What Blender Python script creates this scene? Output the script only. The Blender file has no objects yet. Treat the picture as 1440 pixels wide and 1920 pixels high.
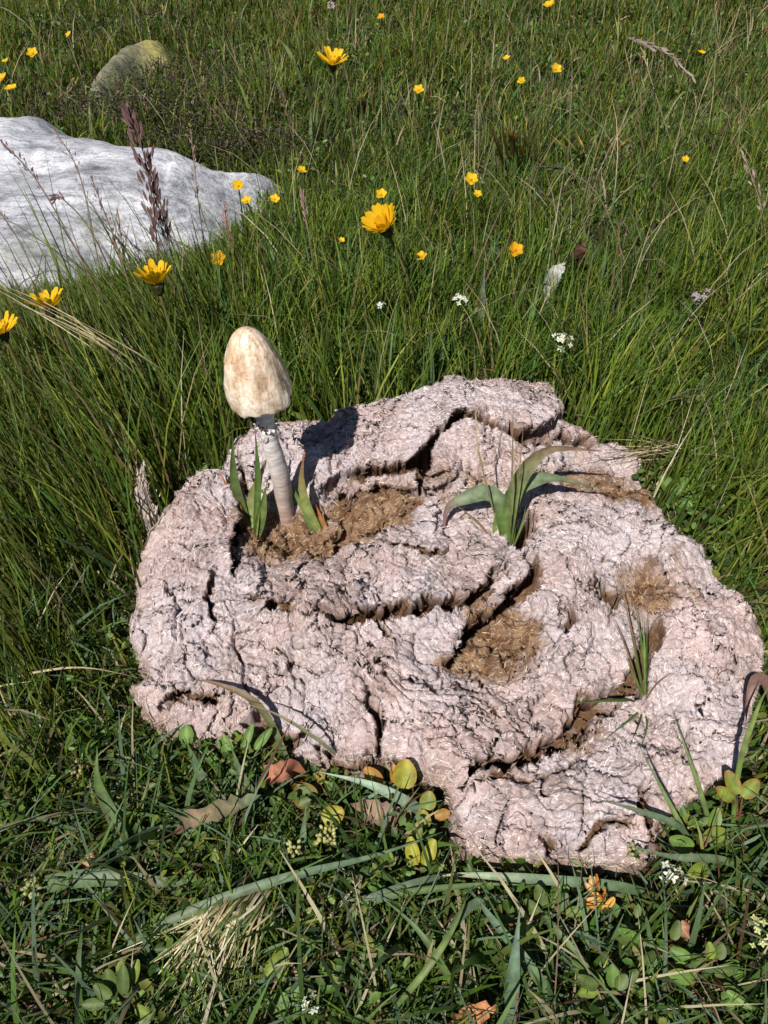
import bpy, math, random
import numpy as np
from mathutils import Vector, Matrix

# ------------------------------------------------------------------ camera, sky, sun, exposure
scene = bpy.context.scene
COL = scene.collection
CAM_H = 0.43
PITCH = math.radians(47.0)            # depression of the optical axis
TANX = math.tan(math.radians(24.5))   # half of the short side
TANY = TANX * 4.0 / 3.0
cam_data = bpy.data.cameras.new('camera')
cam = bpy.data.objects.new('camera', cam_data)
COL.objects.link(cam)
cam.location = (0, 0, CAM_H)
cam.rotation_euler = (math.pi / 2 - PITCH, 0, 0)
cam_data.sensor_fit = 'VERTICAL'
cam_data.sensor_height = 24.0
cam_data.lens = 12.0 / TANY
cam_data.clip_start = 0.01
cam_data.clip_end = 500
scene.camera = cam

SUN_DIR = Vector((0.041, 0.070, -0.105)).normalized()     # the way the light travels
world = bpy.data.worlds.new('World')
scene.world = world
world.use_nodes = True
wn = world.node_tree.nodes
sky = wn.new('ShaderNodeTexSky')
sky.sky_type = 'NISHITA'
sky.sun_disc = False
sky.sun_elevation = math.asin(-SUN_DIR.z)
sky.sun_rotation = math.radians(210)
sky.altitude = 2000
world.node_tree.links.new(sky.outputs[0], wn['Background'].inputs[0])
wn['Background'].inputs[1].default_value = 0.05
sun_data = bpy.data.lights.new('sun', 'SUN')
sun_data.energy = 5.0
sun_data.angle = math.radians(0.53)
sun_data.color = (1.0, 0.955, 0.89)
sun = bpy.data.objects.new('sun', sun_data)
sun.rotation_euler = SUN_DIR.to_track_quat('-Z', 'Y').to_euler()
sun.location = (-1, -2, 3)
COL.objects.link(sun)
scene.view_settings.view_transform = 'Standard'
scene.view_settings.look = 'None'
scene.view_settings.exposure = 0.40
scene.view_settings.gamma = 1.0

rng = np.random.default_rng(11)
random.seed(5)

# ------------------------------------------------------------------ small maths
FW = np.array((0, math.cos(PITCH), -math.sin(PITCH)))
UP = np.array((0, math.sin(PITCH), math.cos(PITCH)))
RT = np.array((1.0, 0, 0))

def at(px, py, z):
    """the place at height z that stands at this spot of the photograph"""
    d = FW + RT * ((px - 720) / 720 * TANX) + UP * ((960 - py) / 960 * TANY)
    t = (z - CAM_H) / d[2]
    return np.array((d[0] * t, d[1] * t, z))

_p = np.random.default_rng(3).permutation(512)
PERM = np.concatenate([_p, _p])
GA = np.random.default_rng(4).uniform(0, 2 * np.pi, 512)
GX, GY = np.cos(GA), np.sin(GA)

def perlin(x, y):
    xi = np.floor(x).astype(int); yi = np.floor(y).astype(int)
    xf = x - xi; yf = y - yi
    xi &= 255; yi &= 255
    u = xf * xf * xf * (xf * (xf * 6 - 15) + 10)
    v = yf * yf * yf * (yf * (yf * 6 - 15) + 10)
    def g(ix, iy, fx, fy):
        h = PERM[PERM[ix] + iy]
        return GX[h] * fx + GY[h] * fy
    a = g(xi, yi, xf, yf); b = g(xi + 1, yi, xf - 1, yf)
    c = g(xi, yi + 1, xf, yf - 1); d = g(xi + 1, yi + 1, xf - 1, yf - 1)
    return (a + u * (b - a) + v * ((c + u * (d - c)) - (a + u * (b - a)))) * 1.5

def fbm(x, y, oct=4, gain=0.5):
    s = 0; a = 1.0; f = 1.0
    for i in range(oct):
        s = s + a * perlin(x * f + 17.3 * i, y * f - 9.1 * i); a *= gain; f *= 2.03
    return s

def sstep(a, b, x):
    t = np.clip((x - a) / (b - a), 0, 1)
    return t * t * (3 - 2 * t)

def seg_dist(P, pts, closed=False):
    """distance, signed side (+ left of travel) and arc parameter 0..1 to a polyline; P is (n,2)"""
    pts = np.asarray(pts, float)
    if closed: pts = np.vstack([pts, pts[:1]])
    best = np.full(len(P), 1e9); side = np.zeros(len(P)); par = np.zeros(len(P))
    L = np.linalg.norm(np.diff(pts, axis=0), axis=1); cum = np.concatenate([[0], np.cumsum(L)])
    nrm = np.zeros((len(P), 2))
    for i in range(len(pts) - 1):
        a = pts[i]; d = pts[i + 1] - a
        t = np.clip(((P - a) @ d) / max(d @ d, 1e-12), 0, 1)
        q = P - (a + t[:, None] * d)
        dist = np.hypot(q[:, 0], q[:, 1])
        m = dist < best
        best[m] = dist[m]
        side[m] = np.sign(d[0] * (P[m, 1] - a[1]) - d[1] * (P[m, 0] - a[0]))
        par[m] = (cum[i] + t[m] * L[i]) / cum[-1]
        nrm[m] = np.array((-d[1], d[0])) / max(L[i], 1e-9)
    return best, side, par, nrm

def inside(P, poly):
    x, y = P[:, 0], P[:, 1]; r = np.zeros(len(P), bool)
    n = len(poly)
    for i in range(n):
        x0, y0 = poly[i]; x1, y1 = poly[(i + 1) % n]
        c = ((y0 > y) != (y1 > y))
        with np.errstate(divide='ignore', invalid='ignore'):
            r ^= c & (x < (x1 - x0) * (y - y0) / (y1 - y0 + 1e-15) + x0)
    return r

def signed(P, poly):
    d, _, _, _ = seg_dist(P, poly, True)
    return np.where(inside(P, poly), d, -d)

# ------------------------------------------------------------------ materials
def mat(name):
    m = bpy.data.materials.new(name); m.use_nodes = True
    nt = m.node_tree
    return m, nt, nt.nodes['Principled BSDF']

def N(nt, kind, **kw):
    n = nt.nodes.new(kind)
    for k, v in kw.items():
        if k.startswith('_'): n.inputs[k[1:]].default_value = v
        else: setattr(n, k, v)
    return n

def noise(nt, scale, detail=4, rough=0.6, coord='Object'):
    tc = N(nt, 'ShaderNodeTexCoord')
    n = N(nt, 'ShaderNodeTexNoise', _Scale=scale, _Detail=detail, _Roughness=rough)
    nt.links.new(tc.outputs[coord], n.inputs['Vector'])
    return n

def ramp(nt, src, stops):
    r = N(nt, 'ShaderNodeValToRGB')
    while len(r.color_ramp.elements) < len(stops): r.color_ramp.elements.new(0.5)
    for e, (p, c) in zip(r.color_ramp.elements, stops):
        e.position = p; e.color = (*c, 1)
    nt.links.new(src, r.inputs[0])
    return r

def mixc(nt, fac, a, b, mode='MIX'):
    m = N(nt, 'ShaderNodeMix', data_type='RGBA', blend_type=mode)
    for sock, v in ((m.inputs[0], fac), (m.inputs[6], a), (m.inputs[7], b)):
        if hasattr(v, 'is_output'): nt.links.new(v, sock)
        elif isinstance(v, (int, float)): sock.default_value = v
        else: sock.default_value = (*v, 1)
    return m.outputs[2]

def bump(nt, src, bsdf, strength, dist):
    b = N(nt, 'ShaderNodeBump', _Strength=strength, _Distance=dist)
    nt.links.new(src, b.inputs['Height'])
    nt.links.new(b.outputs[0], bsdf.inputs['Normal'])
    return b

def leaf_material(name, transl=0.35, rough=0.45, spec=0.4, nscale=180.0, var=0.35):
    m, nt, b = mat(name)
    a = N(nt, 'ShaderNodeAttribute', attribute_name='tint')
    n = noise(nt, nscale, 3)
    r = ramp(nt, n.outputs[0], [(0.25, (1 - var,) * 3), (0.75, (1 + var * .6,) * 3)])
    c = mixc(nt, 1.0, a.outputs['Color'], r.outputs[0], 'MULTIPLY')
    nt.links.new(c, b.inputs['Base Color'])
    b.inputs['Roughness'].default_value = rough
    b.inputs['Specular IOR Level'].default_value = spec
    t = N(nt, 'ShaderNodeBsdfTranslucent')
    c2 = mixc(nt, 1.0, c, (1.15, 1.25, 0.55), 'MULTIPLY')
    nt.links.new(c2, t.inputs[0])
    mx = N(nt, 'ShaderNodeMixShader'); mx.inputs[0].default_value = transl
    nt.links.new(b.outputs[0], mx.inputs[1]); nt.links.new(t.outputs[0], mx.inputs[2])
    nt.links.new(mx.outputs[0], nt.nodes['Material Output'].inputs[0])
    return m

M_GRASS = leaf_material('grass_blade', 0.34, 0.5, 0.22, 60)
M_LEAF = leaf_material('broad_leaf', 0.28, 0.50, 0.30, 160, .5)
M_PETAL = leaf_material('petal', 0.35, 0.6, 0.2, 400, 0.15)
M_DRY = leaf_material('dry_plant', 0.15, 0.7, 0.2, 260)

# ground
M_GROUND, nt, b = mat('meadow_soil')
n1 = noise(nt, 9, 6); n2 = noise(nt, 120, 5)
r1 = ramp(nt, n1.outputs[0], [(0.3, (0.030, 0.022, 0.012)), (0.5, (0.035, 0.042, 0.012)), (0.7, (0.05, 0.065, 0.018))])
r2 = ramp(nt, n2.outputs[0], [(0.3, (0.4, 0.4, 0.4)), (0.7, (1.4, 1.3, 1.2))])
nt.links.new(mixc(nt, 1.0, r1.outputs[0], r2.outputs[0], 'MULTIPLY'), b.inputs['Base Color'])
b.inputs['Roughness'].default_value = 0.95
bump(nt, n2.outputs[0], b, 0.8, 0.01)

# dung
M_DUNG, nt, b = mat('dried_dung')
a = N(nt, 'ShaderNodeAttribute', attribute_name='tint')
n1 = noise(nt, 900, 4, 0.7); n2 = noise(nt, 45, 5, 0.6); n3 = noise(nt, 260, 4, .65)
r1 = ramp(nt, n1.outputs[0], [(0.30, (0.58, 0.54, 0.53)), (0.50, (0.95, 0.94, 0.93)), (0.72, (1.28, 1.27, 1.26))])
r2 = ramp(nt, n2.outputs[0], [(0.3, (0.86, 0.80, 0.76)), (0.7, (1.08, 1.07, 1.10))])
r3 = ramp(nt, n3.outputs[0], [(0.33, (0.62, 0.56, 0.50)), (0.55, (1.0, 1.0, 1.0))])
c = mixc(nt, 1.0, a.outputs['Color'], r1.outputs[0], 'MULTIPLY')
c = mixc(nt, 1.0, c, r2.outputs[0], 'MULTIPLY')
c = mixc(nt, 0.7, c, r3.outputs[0], 'MULTIPLY')
nt.links.new(c, b.inputs['Base Color'])
b.inputs['Roughness'].default_value = 0.85
b.inputs['Specular IOR Level'].default_value = 0.25
bump(nt, n1.outputs[0], b, 0.7, 0.0016)

M_FIBRE, nt, b = mat('straw_fibre')
a = N(nt, 'ShaderNodeAttribute', attribute_name='tint')
nt.links.new(a.outputs['Color'], b.inputs['Base Color'])
b.inputs['Roughness'].default_value = 0.6

# rocks
def rock_material(name, lo, mid, hi, lichen, amount):
    m, nt, b = mat(name)
    n1 = noise(nt, 22, 9, .74); n2 = noise(nt, 110, 7, .8)
    tcs = N(nt, 'ShaderNodeTexCoord'); mps = N(nt, 'ShaderNodeMapping'); mps.inputs['Scale'].default_value = (.45, 1.5, 1.5); mps.inputs['Rotation'].default_value = (0, 0, .15)
    nt.links.new(tcs.outputs['Object'], mps.inputs[0])
    for q_ in (n1, n2): nt.links.new(mps.outputs[0], q_.inputs['Vector']); n3 = noise(nt, 9, 4, .5); n4 = noise(nt, 420, 3, .7)
    r1 = ramp(nt, n1.outputs[0], [(0.33, lo), (0.47, mid), (0.62, hi)])
    r2 = ramp(nt, n2.outputs[0], [(0.36, (0.45, 0.45, 0.48)), (0.52, (1, 1, 1)), (0.7, (1.1, 1.1, 1.1))])
    r4 = ramp(nt, n4.outputs[0], [(0.36, (0.55, 0.55, 0.57)), (0.5, (1, 1, 1))])
    c = mixc(nt, 1.0, r1.outputs[0], r2.outputs[0], 'MULTIPLY')
    c = mixc(nt, 0.8, c, r4.outputs[0], 'MULTIPLY')
    r3 = ramp(nt, n3.outputs[0], [(1 - amount - .05, (0, 0, 0)), (1 - amount + .05, (1, 1, 1))])
    c = mixc(nt, r3.outputs[0], c, mixc(nt, 1.0, lichen, r2.outputs[0], 'MULTIPLY'))
    nt.links.new(c, b.inputs['Base Color'])
    b.inputs['Roughness'].default_value = 0.85
    bump(nt, n2.outputs[0], b, 0.9, 0.004)
    return m
M_ROCK = rock_material('pale_granite', (0.20, 0.205, 0.235), (0.54, 0.545, 0.59), (0.78, 0.785, 0.82), (0.27, 0.28, 0.25), 0.38)
M_ROCK2 = rock_material('lichen_stone', (0.10, 0.10, 0.07), (0.22, 0.22, 0.13), (0.34, 0.33, 0.20), (0.34, 0.30, 0.08), 0.47)

# mushroom
M_CAP, nt, b = mat('mushroom_cap')
a = N(nt, 'ShaderNodeAttribute', attribute_name='tint')
n1 = noise(nt, 420, 5, .7); n2 = noise(nt, 110, 4)
tc = N(nt, 'ShaderNodeTexCoord'); mp = N(nt, 'ShaderNodeMapping'); mp.inputs['Scale'].default_value = (1, 1, 0.35)
nt.links.new(tc.outputs['Object'], mp.inputs[0])
n3 = N(nt, 'ShaderNodeTexNoise', _Scale=210, _Detail=4); nt.links.new(mp.outputs[0], n3.inputs['Vector'])
r1 = ramp(nt, n1.outputs[0], [(0.33, (0.60, 0.46, 0.33)), (0.46, (0.94, 0.90, 0.85)), (0.62, (1.08, 1.07, 1.05))])
r2 = ramp(nt, n2.outputs[0], [(0.36, (0.80, 0.68, 0.56)), (0.58, (1.06, 1.05, 1.04))])
c = mixc(nt, 1.0, a.outputs['Color'], r1.outputs[0], 'MULTIPLY')
c = mixc(nt, 1.0, c, r2.outputs[0], 'MULTIPLY')
nt.links.new(c, b.inputs['Base Color'])
b.inputs['Roughness'].default_value = 0.34
b.inputs['Specular IOR Level'].default_value = 0.8
b.inputs['Coat Weight'].default_value = 0.6
b.inputs['Coat Roughness'].default_value = 0.42
b.inputs['Subsurface Weight'].default_value = 0.08
b.inputs['Subsurface Radius'].default_value = (0.004, 0.003, 0.002)
b.inputs['Subsurface Scale'].default_value = 0.6
bump(nt, n3.outputs[0], b, 0.8, 0.0016)

M_STEM, nt, b = mat('mushroom_stem')
a = N(nt, 'ShaderNodeAttribute', attribute_name='tint')
tc = N(nt, 'ShaderNodeTexCoord'); mp = N(nt, 'ShaderNodeMapping'); mp.inputs['Scale'].default_value = (0.35, 0.35, 1.3)
nt.links.new(tc.outputs['Object'], mp.inputs[0])
n1 = N(nt, 'ShaderNodeTexNoise', _Scale=330, _Detail=4); nt.links.new(mp.outputs[0], n1.inputs['Vector'])
r1 = ramp(nt, n1.outputs[0], [(0.3, (0.72, 0.68, 0.66)), (0.6, (1.08, 1.08, 1.08))])
nt.links.new(mixc(nt, 1.0, a.outputs['Color'], r1.outputs[0], 'MULTIPLY'), b.inputs['Base Color'])
b.inputs['Roughness'].default_value = 0.55
bump(nt, n1.outputs[0], b, 0.5, 0.001)

# ------------------------------------------------------------------ object helpers
def tag(o, label, cat, group=None, kind=None):
    o['label'] = label
    if cat: o['category'] = cat
    if group: o['group'] = group
    if kind: o['kind'] = kind
    return o

def thing(name, label, cat, loc, group=None):
    o = bpy.data.objects.new(name, None)
    o.empty_display_size = 0.01
    o.location = Vector(loc); COL.objects.link(o)
    return tag(o, label, cat, group)

def np_mesh(name, V, quads=None, tris=None, cols=None, smooth=True):
    me = bpy.data.meshes.new(name)
    V = np.asarray(V, np.float32).reshape(-1, 3)
    fl = []; sizes = []
    if quads is not None and len(quads):
        q = np.asarray(quads, np.int32); fl.append(q.ravel()); sizes.append(np.full(len(q), 4, np.int32))
    if tris is not None and len(tris):
        q = np.asarray(tris, np.int32); fl.append(q.ravel()); sizes.append(np.full(len(q), 3, np.int32))
    loops = np.concatenate(fl); sz = np.concatenate(sizes)
    me.vertices.add(len(V)); me.vertices.foreach_set('co', V.ravel())
    me.loops.add(len(loops)); me.loops.foreach_set('vertex_index', loops)
    me.polygons.add(len(sz))
    me.polygons.foreach_set('loop_start', np.concatenate([[0], np.cumsum(sz)[:-1]]).astype(np.int32))
    me.polygons.foreach_set('use_smooth', np.full(len(sz), smooth))
    me.update(calc_edges=True)
    if cols is not None:
        c = np.asarray(cols, np.float32).reshape(-1, 3)
        at_ = me.attributes.new('tint', 'FLOAT_COLOR', 'POINT')
        at_.data.foreach_set('color', np.hstack([c, np.ones((len(c), 1), np.float32)]).ravel())
    return me

def obj(name, me, material, parent=None):
    o = bpy.data.objects.new(name, me); COL.objects.link(o)
    if material: me.materials.append(material)
    if parent: o.parent = parent
    return o

class MB:
    """collects pieces of one mesh, world coordinates; build() makes it relative to its thing"""
    def __init__(s): s.V = []; s.Q = []; s.T = []; s.C = []; s.n = 0
    def add(s, V, Q=(), T=(), C=None):
        V = np.asarray(V, float).reshape(-1, 3)
        s.V.append(V)
        if len(Q): s.Q.append(np.asarray(Q) + s.n)
        if len(T): s.T.append(np.asarray(T) + s.n)
        C = np.asarray(C, float)
        if C.ndim == 1: C = np.tile(C, (len(V), 1))
        s.C.append(C); s.n += len(V)
    def build(s, name, material, parent=None, origin=None, smooth=True):
        V = np.vstack(s.V)
        if origin is None: origin = np.array(parent.location) if parent else np.zeros(3)
        return obj(name, np_mesh(name, V - np.asarray(origin), np.vstack(s.Q) if s.Q else None,
                                 np.vstack(s.T) if s.T else None, np.vstack(s.C), smooth), material, parent)

def spline(pts, n):
    """Catmull-Rom through points (any dimension)"""
    P = np.asarray(pts, float)
    if len(P) == 2: P = np.vstack([P[0], (P[0] + P[1]) / 2, P[1]])
    E = np.vstack([2 * P[0] - P[1], P, 2 * P[-1] - P[-2]])
    out = []
    for t in np.linspace(0, len(P) - 1, n):
        i = min(int(t), len(P) - 2); f = t - i
        a, b, c, d = E[i], E[i + 1], E[i + 2], E[i + 3]
        out.append(0.5 * (2 * b + (c - a) * f + (2 * a - 5 * b + 4 * c - d) * f * f + (3 * b - a - 3 * c + d) * f ** 3))
    return np.array(out)

def unit(v):
    v = np.asarray(v, float); return v / max(np.linalg.norm(v), 1e-12)

def blade(mb, pts, width, cols, face=None, n=12, fold=0.25, profile=None, twist=0.0):
    """a grass blade: V-folded ribbon along a spline; cols = colours from root to tip"""
    P = spline(pts, n)
    T = np.gradient(P, axis=0); T /= np.linalg.norm(T, axis=1)[:, None] + 1e-12
    t = np.linspace(0, 1, n)
    w = width * (profile(t) if profile else (0.65 + 0.5 * np.sin(np.pi * np.minimum(t * 1.15, 1) ** .8)) * np.clip((1 - t) / 0.45, 0.03, 1) ** .8)
    f = unit(face if face is not None else (0, -0.5, 1))
    V = []; C = []
    cs = np.asarray(cols, float)
    if cs.ndim == 1: cs = cs[None]
    for i in range(n):
        s = unit(np.cross(T[i], f)); nr = unit(np.cross(s, T[i]))
        a = twist * t[i]
        s, nr = s * math.cos(a) + nr * math.sin(a), nr * math.cos(a) - s * math.sin(a)
        h = w[i] / 2
        V += [P[i] - s * h + nr * h * fold, P[i] - nr * h * fold * .6, P[i] + s * h + nr * h * fold]
        k = t[i] * (len(cs) - 1); j = min(int(k), len(cs) - 2) if len(cs) > 1 else 0
        c = cs[j] if len(cs) == 1 else cs[j] * (1 - (k - j)) + cs[j + 1] * (k - j)
        C += [c * .94, c * 1.12, c * .94]
    Q = []
    for i in range(n - 1):
        for k in (0, 1): Q.append((i * 3 + k, i * 3 + k + 1, i * 3 + k + 4, i * 3 + k + 3))
    mb.add(V, Q, C=C)

def tube(mb, pts, r0, r1, col, n=8, seg=6, col1=None):
    P = spline(pts, n)
    T = np.gradient(P, axis=0)
    V = []; C = []
    col = np.asarray(col, float); col1 = col if col1 is None else np.asarray(col1, float)
    for i in range(n):
        t = i / (n - 1)
        d = unit(T[i]); s = unit(np.cross(d, (0.31, 0.77, 0.55))); q = np.cross(d, s)
        r = r0 + (r1 - r0) * t
        for k in range(seg):
            a = 2 * math.pi * k / seg
            V.append(P[i] + (s * math.cos(a) + q * math.sin(a)) * r)
            C.append(col * (1 - t) + col1 * t)
    Q = [(i * seg + k, i * seg + (k + 1) % seg, (i + 1) * seg + (k + 1) % seg, (i + 1) * seg + k) for i in range(n - 1) for k in range(seg)]
    mb.add(V, Q, C=C)

def leaf(mb, base, d, nrm, length, width, col, rim=None, cup=0.15, curl=0.1, point=0.0, nu=6, nv=5):
    """an oval leaf from its base in direction d, upper side nrm"""
    d = unit(d); nrm = unit(np.asarray(nrm) - d * np.dot(nrm, d)); s = np.cross(d, nrm)
    col = np.asarray(col, float); rim = col if rim is None else np.asarray(rim, float)
    V = []; C = []
    for i in range(nu):
        t = i / (nu - 1)
        e = math.sin(math.pi * (0.04 + 0.92 * t) ** (0.85 + point * .3)) ** (0.55 + point * .5)
        for k in range(nv):
            u = -1 + 2 * k / (nv - 1)
            V.append(np.asarray(base) + d * length * t + s * u * e * width / 2 + nrm * (cup * width * u * u * e - curl * length * t * t))
            q = max(abs(u) ** 4, t ** 6)
            vein = 1.15 if k == nv // 2 else 1.0
            C.append((col * (1 - q) + rim * q) * vein)
    Q = [(i * nv + k, i * nv + k + 1, (i + 1) * nv + k + 1, (i + 1) * nv + k) for i in range(nu - 1) for k in range(nv - 1)]
    mb.add(V, Q, C=C)

def blob(mb, c, r, col, axis=(0, 0, 1), stretch=1.0):
    """a small octahedral bud, once subdivided"""
    ax = unit(axis); s = unit(np.cross(ax, (0.3, 0.8, 0.1))); q = np.cross(ax, s)
    V = [np.asarray(c) - ax * r * stretch]
    for (h, rr) in ((-.45, .85), (.35, .9)):
        for k in range(6):
            a = math.pi * k / 3
            V.append(np.asarray(c) + ax * r * stretch * h + (s * math.cos(a) + q * math.sin(a)) * r * rr)
    V.append(np.asarray(c) + ax * r * stretch)
    T = [(0, 1 + (k + 1) % 6, 1 + k) for k in range(6)] + [(13, 7 + k, 7 + (k + 1) % 6) for k in range(6)]
    Q = [(1 + k, 1 + (k + 1) % 6, 7 + (k + 1) % 6, 7 + k) for k in range(6)]
    mb.add(V, Q, T, C=col)

# ------------------------------------------------------------------ plan of the place
OUT_PX = [(440, 800), (470, 785), (520, 775), (565, 762), (610, 775), (640, 760), (690, 740), (760, 730), (815, 706),
          (870, 700), (930, 701), (1000, 695), (1040, 699), (1064, 735), (1066, 772), (1100, 775), (1130, 802), (1180, 812), (1215, 828),
          (1205, 862), (1235, 900), (1240, 930), (1258, 955), (1285, 985), (1322, 1010), (1335, 1060), (1352, 1085), (1390, 1105),
          (1415, 1160), (1427, 1220), (1416, 1290), (1402, 1340), (1395, 1420), (1370, 1450), (1330, 1480), (1285, 1520),
          (1238, 1560), (1225, 1600), (1190, 1632), (1130, 1640), (1050, 1633), (960, 1626), (885, 1618), (855, 1580), (842, 1540),
          (828, 1500), (790, 1458), (730, 1442), (680, 1446), (600, 1440), (560, 1430), (540, 1402), (470, 1382), (400, 1386),
          (330, 1376), (280, 1350), (250, 1312), (247, 1292), (288, 1278), (256, 1230), (250, 1180), (258, 1120), (250, 1080),
          (262, 1040), (280, 990), (305, 962), (340, 928), (372, 880), (408, 872), (425, 840)]
def out_z(py): return float(np.interp(py, [700, 1000, 1300, 1640], [.040, .026, .010, .003]))
def top_z(py): return float(np.interp(py, [700, 1100, 1600], [.050, .038, .026]))
OUT = np.array([at(x, y, out_z(y))[:2] for x, y in OUT_PX])
def T2(x, y): return at(x, y, top_z(y))[:2]

ROCK_PX = [(-330, 190, .05), (-150, 180, .05), (0, 190, .05), (110, 205, .05), (240, 240, .045), (330, 262, .04), (400, 284, .03), (455, 308, .02), (510, 340, .005),
           (470, 385, 0), (400, 440, 0), (330, 490, 0), (200, 520, 0), (60, 560, 0), (-150, 580, 0), (-330, 480, 0)]
ROCK = np.array([at(x, y, z)[:2] for x, y, z in ROCK_PX])
ROCK2_PX = [(155, 190, .0), (165, 158, .005), (205, 122, .008), (250, 98, .01), (302, 88, .008), (328, 102, .005), (322, 132, .0), (275, 148, .0), (232, 172, 0), (195, 195, .0)]
ROCK2 = np.array([at(x, y, z)[:2] for x, y, z in ROCK2_PX])
CEN = OUT.mean(0)

def ground_h(x, y):
    x = np.asarray(x, float); y = np.asarray(y, float)
    r = np.hypot(x - CEN[0], y - CEN[1])
    w = sstep(0.2, 0.5, r)
    far = sstep(3, 30, r)
    return w * (0.016 * perlin(x * 3.1 + 3, y * 3.1) + 0.008 * perlin(x * 9, y * 9 + 5)) + far * 1.5 * perlin(x * .04, y * .04 + 2) + 0.0015 * perlin(x * 60, y * 60)

# ------------------------------------------------------------------ ground
ax_in = np.arange(-1.6, 1.6001, 0.02)
ax_out = 1.6 * 1.16 ** np.arange(1, 31)
gx = np.concatenate([-ax_out[::-1], ax_in, ax_out])
gy = np.concatenate([-ax_out[::-1], ax_in, ax_out]) + 0.8
X, Y = np.meshgrid(gx, gy)
Z = ground_h(X, Y)
ny, nx = X.shape
idx = np.arange(nx * ny).reshape(ny, nx)
quads = np.stack([idx[:-1, :-1], idx[:-1, 1:], idx[1:, 1:], idx[1:, :-1]], -1).reshape(-1, 4)
ground = obj('ground', np_mesh('ground', np.stack([X, Y, Z], -1), quads), M_GROUND)
ground['kind'] = 'structure'

# ------------------------------------------------------------------ rocks
def rock(name, poly, height, depth, material, label, res, tilt, seed, rough):
    lo = poly.min(0) - .03; hi = poly.max(0) + .03
    xs = np.arange(lo[0], hi[0], res); ys = np.arange(lo[1], hi[1], res)
    X, Y = np.meshgrid(xs, ys); P = np.stack([X.ravel(), Y.ravel()], 1)
    Pw = P + 0.018 * np.stack([perlin(P[:, 0] * 14 + seed, P[:, 1] * 14), perlin(P[:, 0] * 14, P[:, 1] * 14 + seed + 7)], 1)
    d = signed(Pw, poly)
    k = np.clip(d / depth, -0.6, 1)
    prof = np.where(k > 0, 1 - (1 - k) ** 2.4, k * 1.5)
    c = poly.mean(0)
    h = height * prof * (1 + tilt * (P[:, 1] - c[1]))
    h = h + np.clip(prof, 0, 1) * rough * (1.6 * fbm(P[:, 0] * 9 + seed, P[:, 1] * 9, 4) + .5 * np.abs(fbm(P[:, 0] * 40, P[:, 1] * 40 + seed, 3)) - .25)
    h = np.maximum(h, -0.03)
    ny, nx = X.shape; idx = np.arange(nx * ny).reshape(ny, nx)
    q = np.stack([idx[:-1, :-1], idx[:-1, 1:], idx[1:, 1:], idx[1:, :-1]], -1).reshape(-1, 4)
    keep = (h[q] > -0.029).any(1)
    V = np.stack([P[:, 0], P[:, 1], h], 1)
    used = np.unique(q[keep]); remap = np.zeros(len(V), int); remap[used] = np.arange(len(used))
    o = obj(name, np_mesh(name, V[used], remap[q[keep]]), material)
    tag(o, label, 'rock')
    return o
rock('granite_boulder', ROCK, 0.060, 0.10, M_ROCK, 'large pale grey granite boulder half sunk in the grass', 0.0035, 1.5, 3, 0.0042)
rock('lichen_stone', ROCK2, 0.026, 0.03, M_ROCK2, 'small greenish stone covered with yellow lichen behind the pale boulder', 0.0025, 0.5, 11, 0.006)

# ------------------------------------------------------------------ the dung pat
RES = 0.00068
lo = OUT.min(0) - .02; hi = OUT.max(0) + .02
xs = np.arange(lo[0], hi[0], RES); ys = np.arange(lo[1], hi[1], RES)
X, Y = np.meshgrid(xs, ys)
P = np.stack([X.ravel(), Y.ravel()], 1)
x, y = P[:, 0], P[:, 1]
Pw = P + 0.0034 * np.stack([fbm(x * 45, y * 45 + 3, 3), fbm(x * 45 + 9, y * 45, 3)], 1) + 0.0013 * np.stack([fbm(x * 170, y * 170 + 3, 3), fbm(x * 170 + 9, y * 170, 3)], 1)
wx, wy = Pw[:, 0], Pw[:, 1]
d_out = signed(Pw, OUT)
# smooth body
yb = np.interp(y, [OUT[:, 1].min(), OUT[:, 1].max()], [.022, .041])
H = yb * (.50 * sstep(-.0005, .0045, d_out) + .50 * (1 - (1 - np.clip(d_out / 0.034, 0, 1)) ** 2.2))
# humps and hollows: px, py, radius m, height m
for hx, hy, r, a in [(375, 940, .030, .016), (350, 1050, .030, .012), (330, 1170, .035, .006), (640, 850, .045, .016), (800, 780, .05, .016), (950, 740, .045, .014),
                     (500, 820, .025, .008), (690, 925, .036, -.018), (530, 978, .034, -.022), (610, 965, .026, -.014), (930, 1190, .028, -.016), (870, 1215, .018, -.010),
                     (620, 1090, .05, .010), (800, 1070, .05, .010), (960, 1040, .018, .006), (1120, 960, .035, .008), (1060, 1180, .035, .006), (940, 1300, .05, .010),
                     (1220, 1080, .022, -.010), (1200, 1190, .012, -.004), (1320, 1200, .035, .004), (1000, 960, .014, -.016), (900, 870, .025, -.002), (1100, 850, .03, -.012),
                     (1180, 870, .03, -.014), (1080, 1380, .020, -.006), (1180, 1270, .014, -.004), (1000, 1420, .030, -.006), (540, 1330, .018, -.008),
                     (640, 1370, .03, .004), (480, 1230, .03, -.002), (340, 1330, .02, -.008), (1080, 1540, .04, .002), (420, 1340, .02, -.006)]:
    c = T2(hx, hy)
    a = a * (.8 if a > 0 else .75)
    H = H + a * np.exp(-((wx - c[0]) ** 2 + (wy - c[1]) ** 2) / (r * r))
ok = sstep(0.0, 0.014, d_out)
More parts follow.
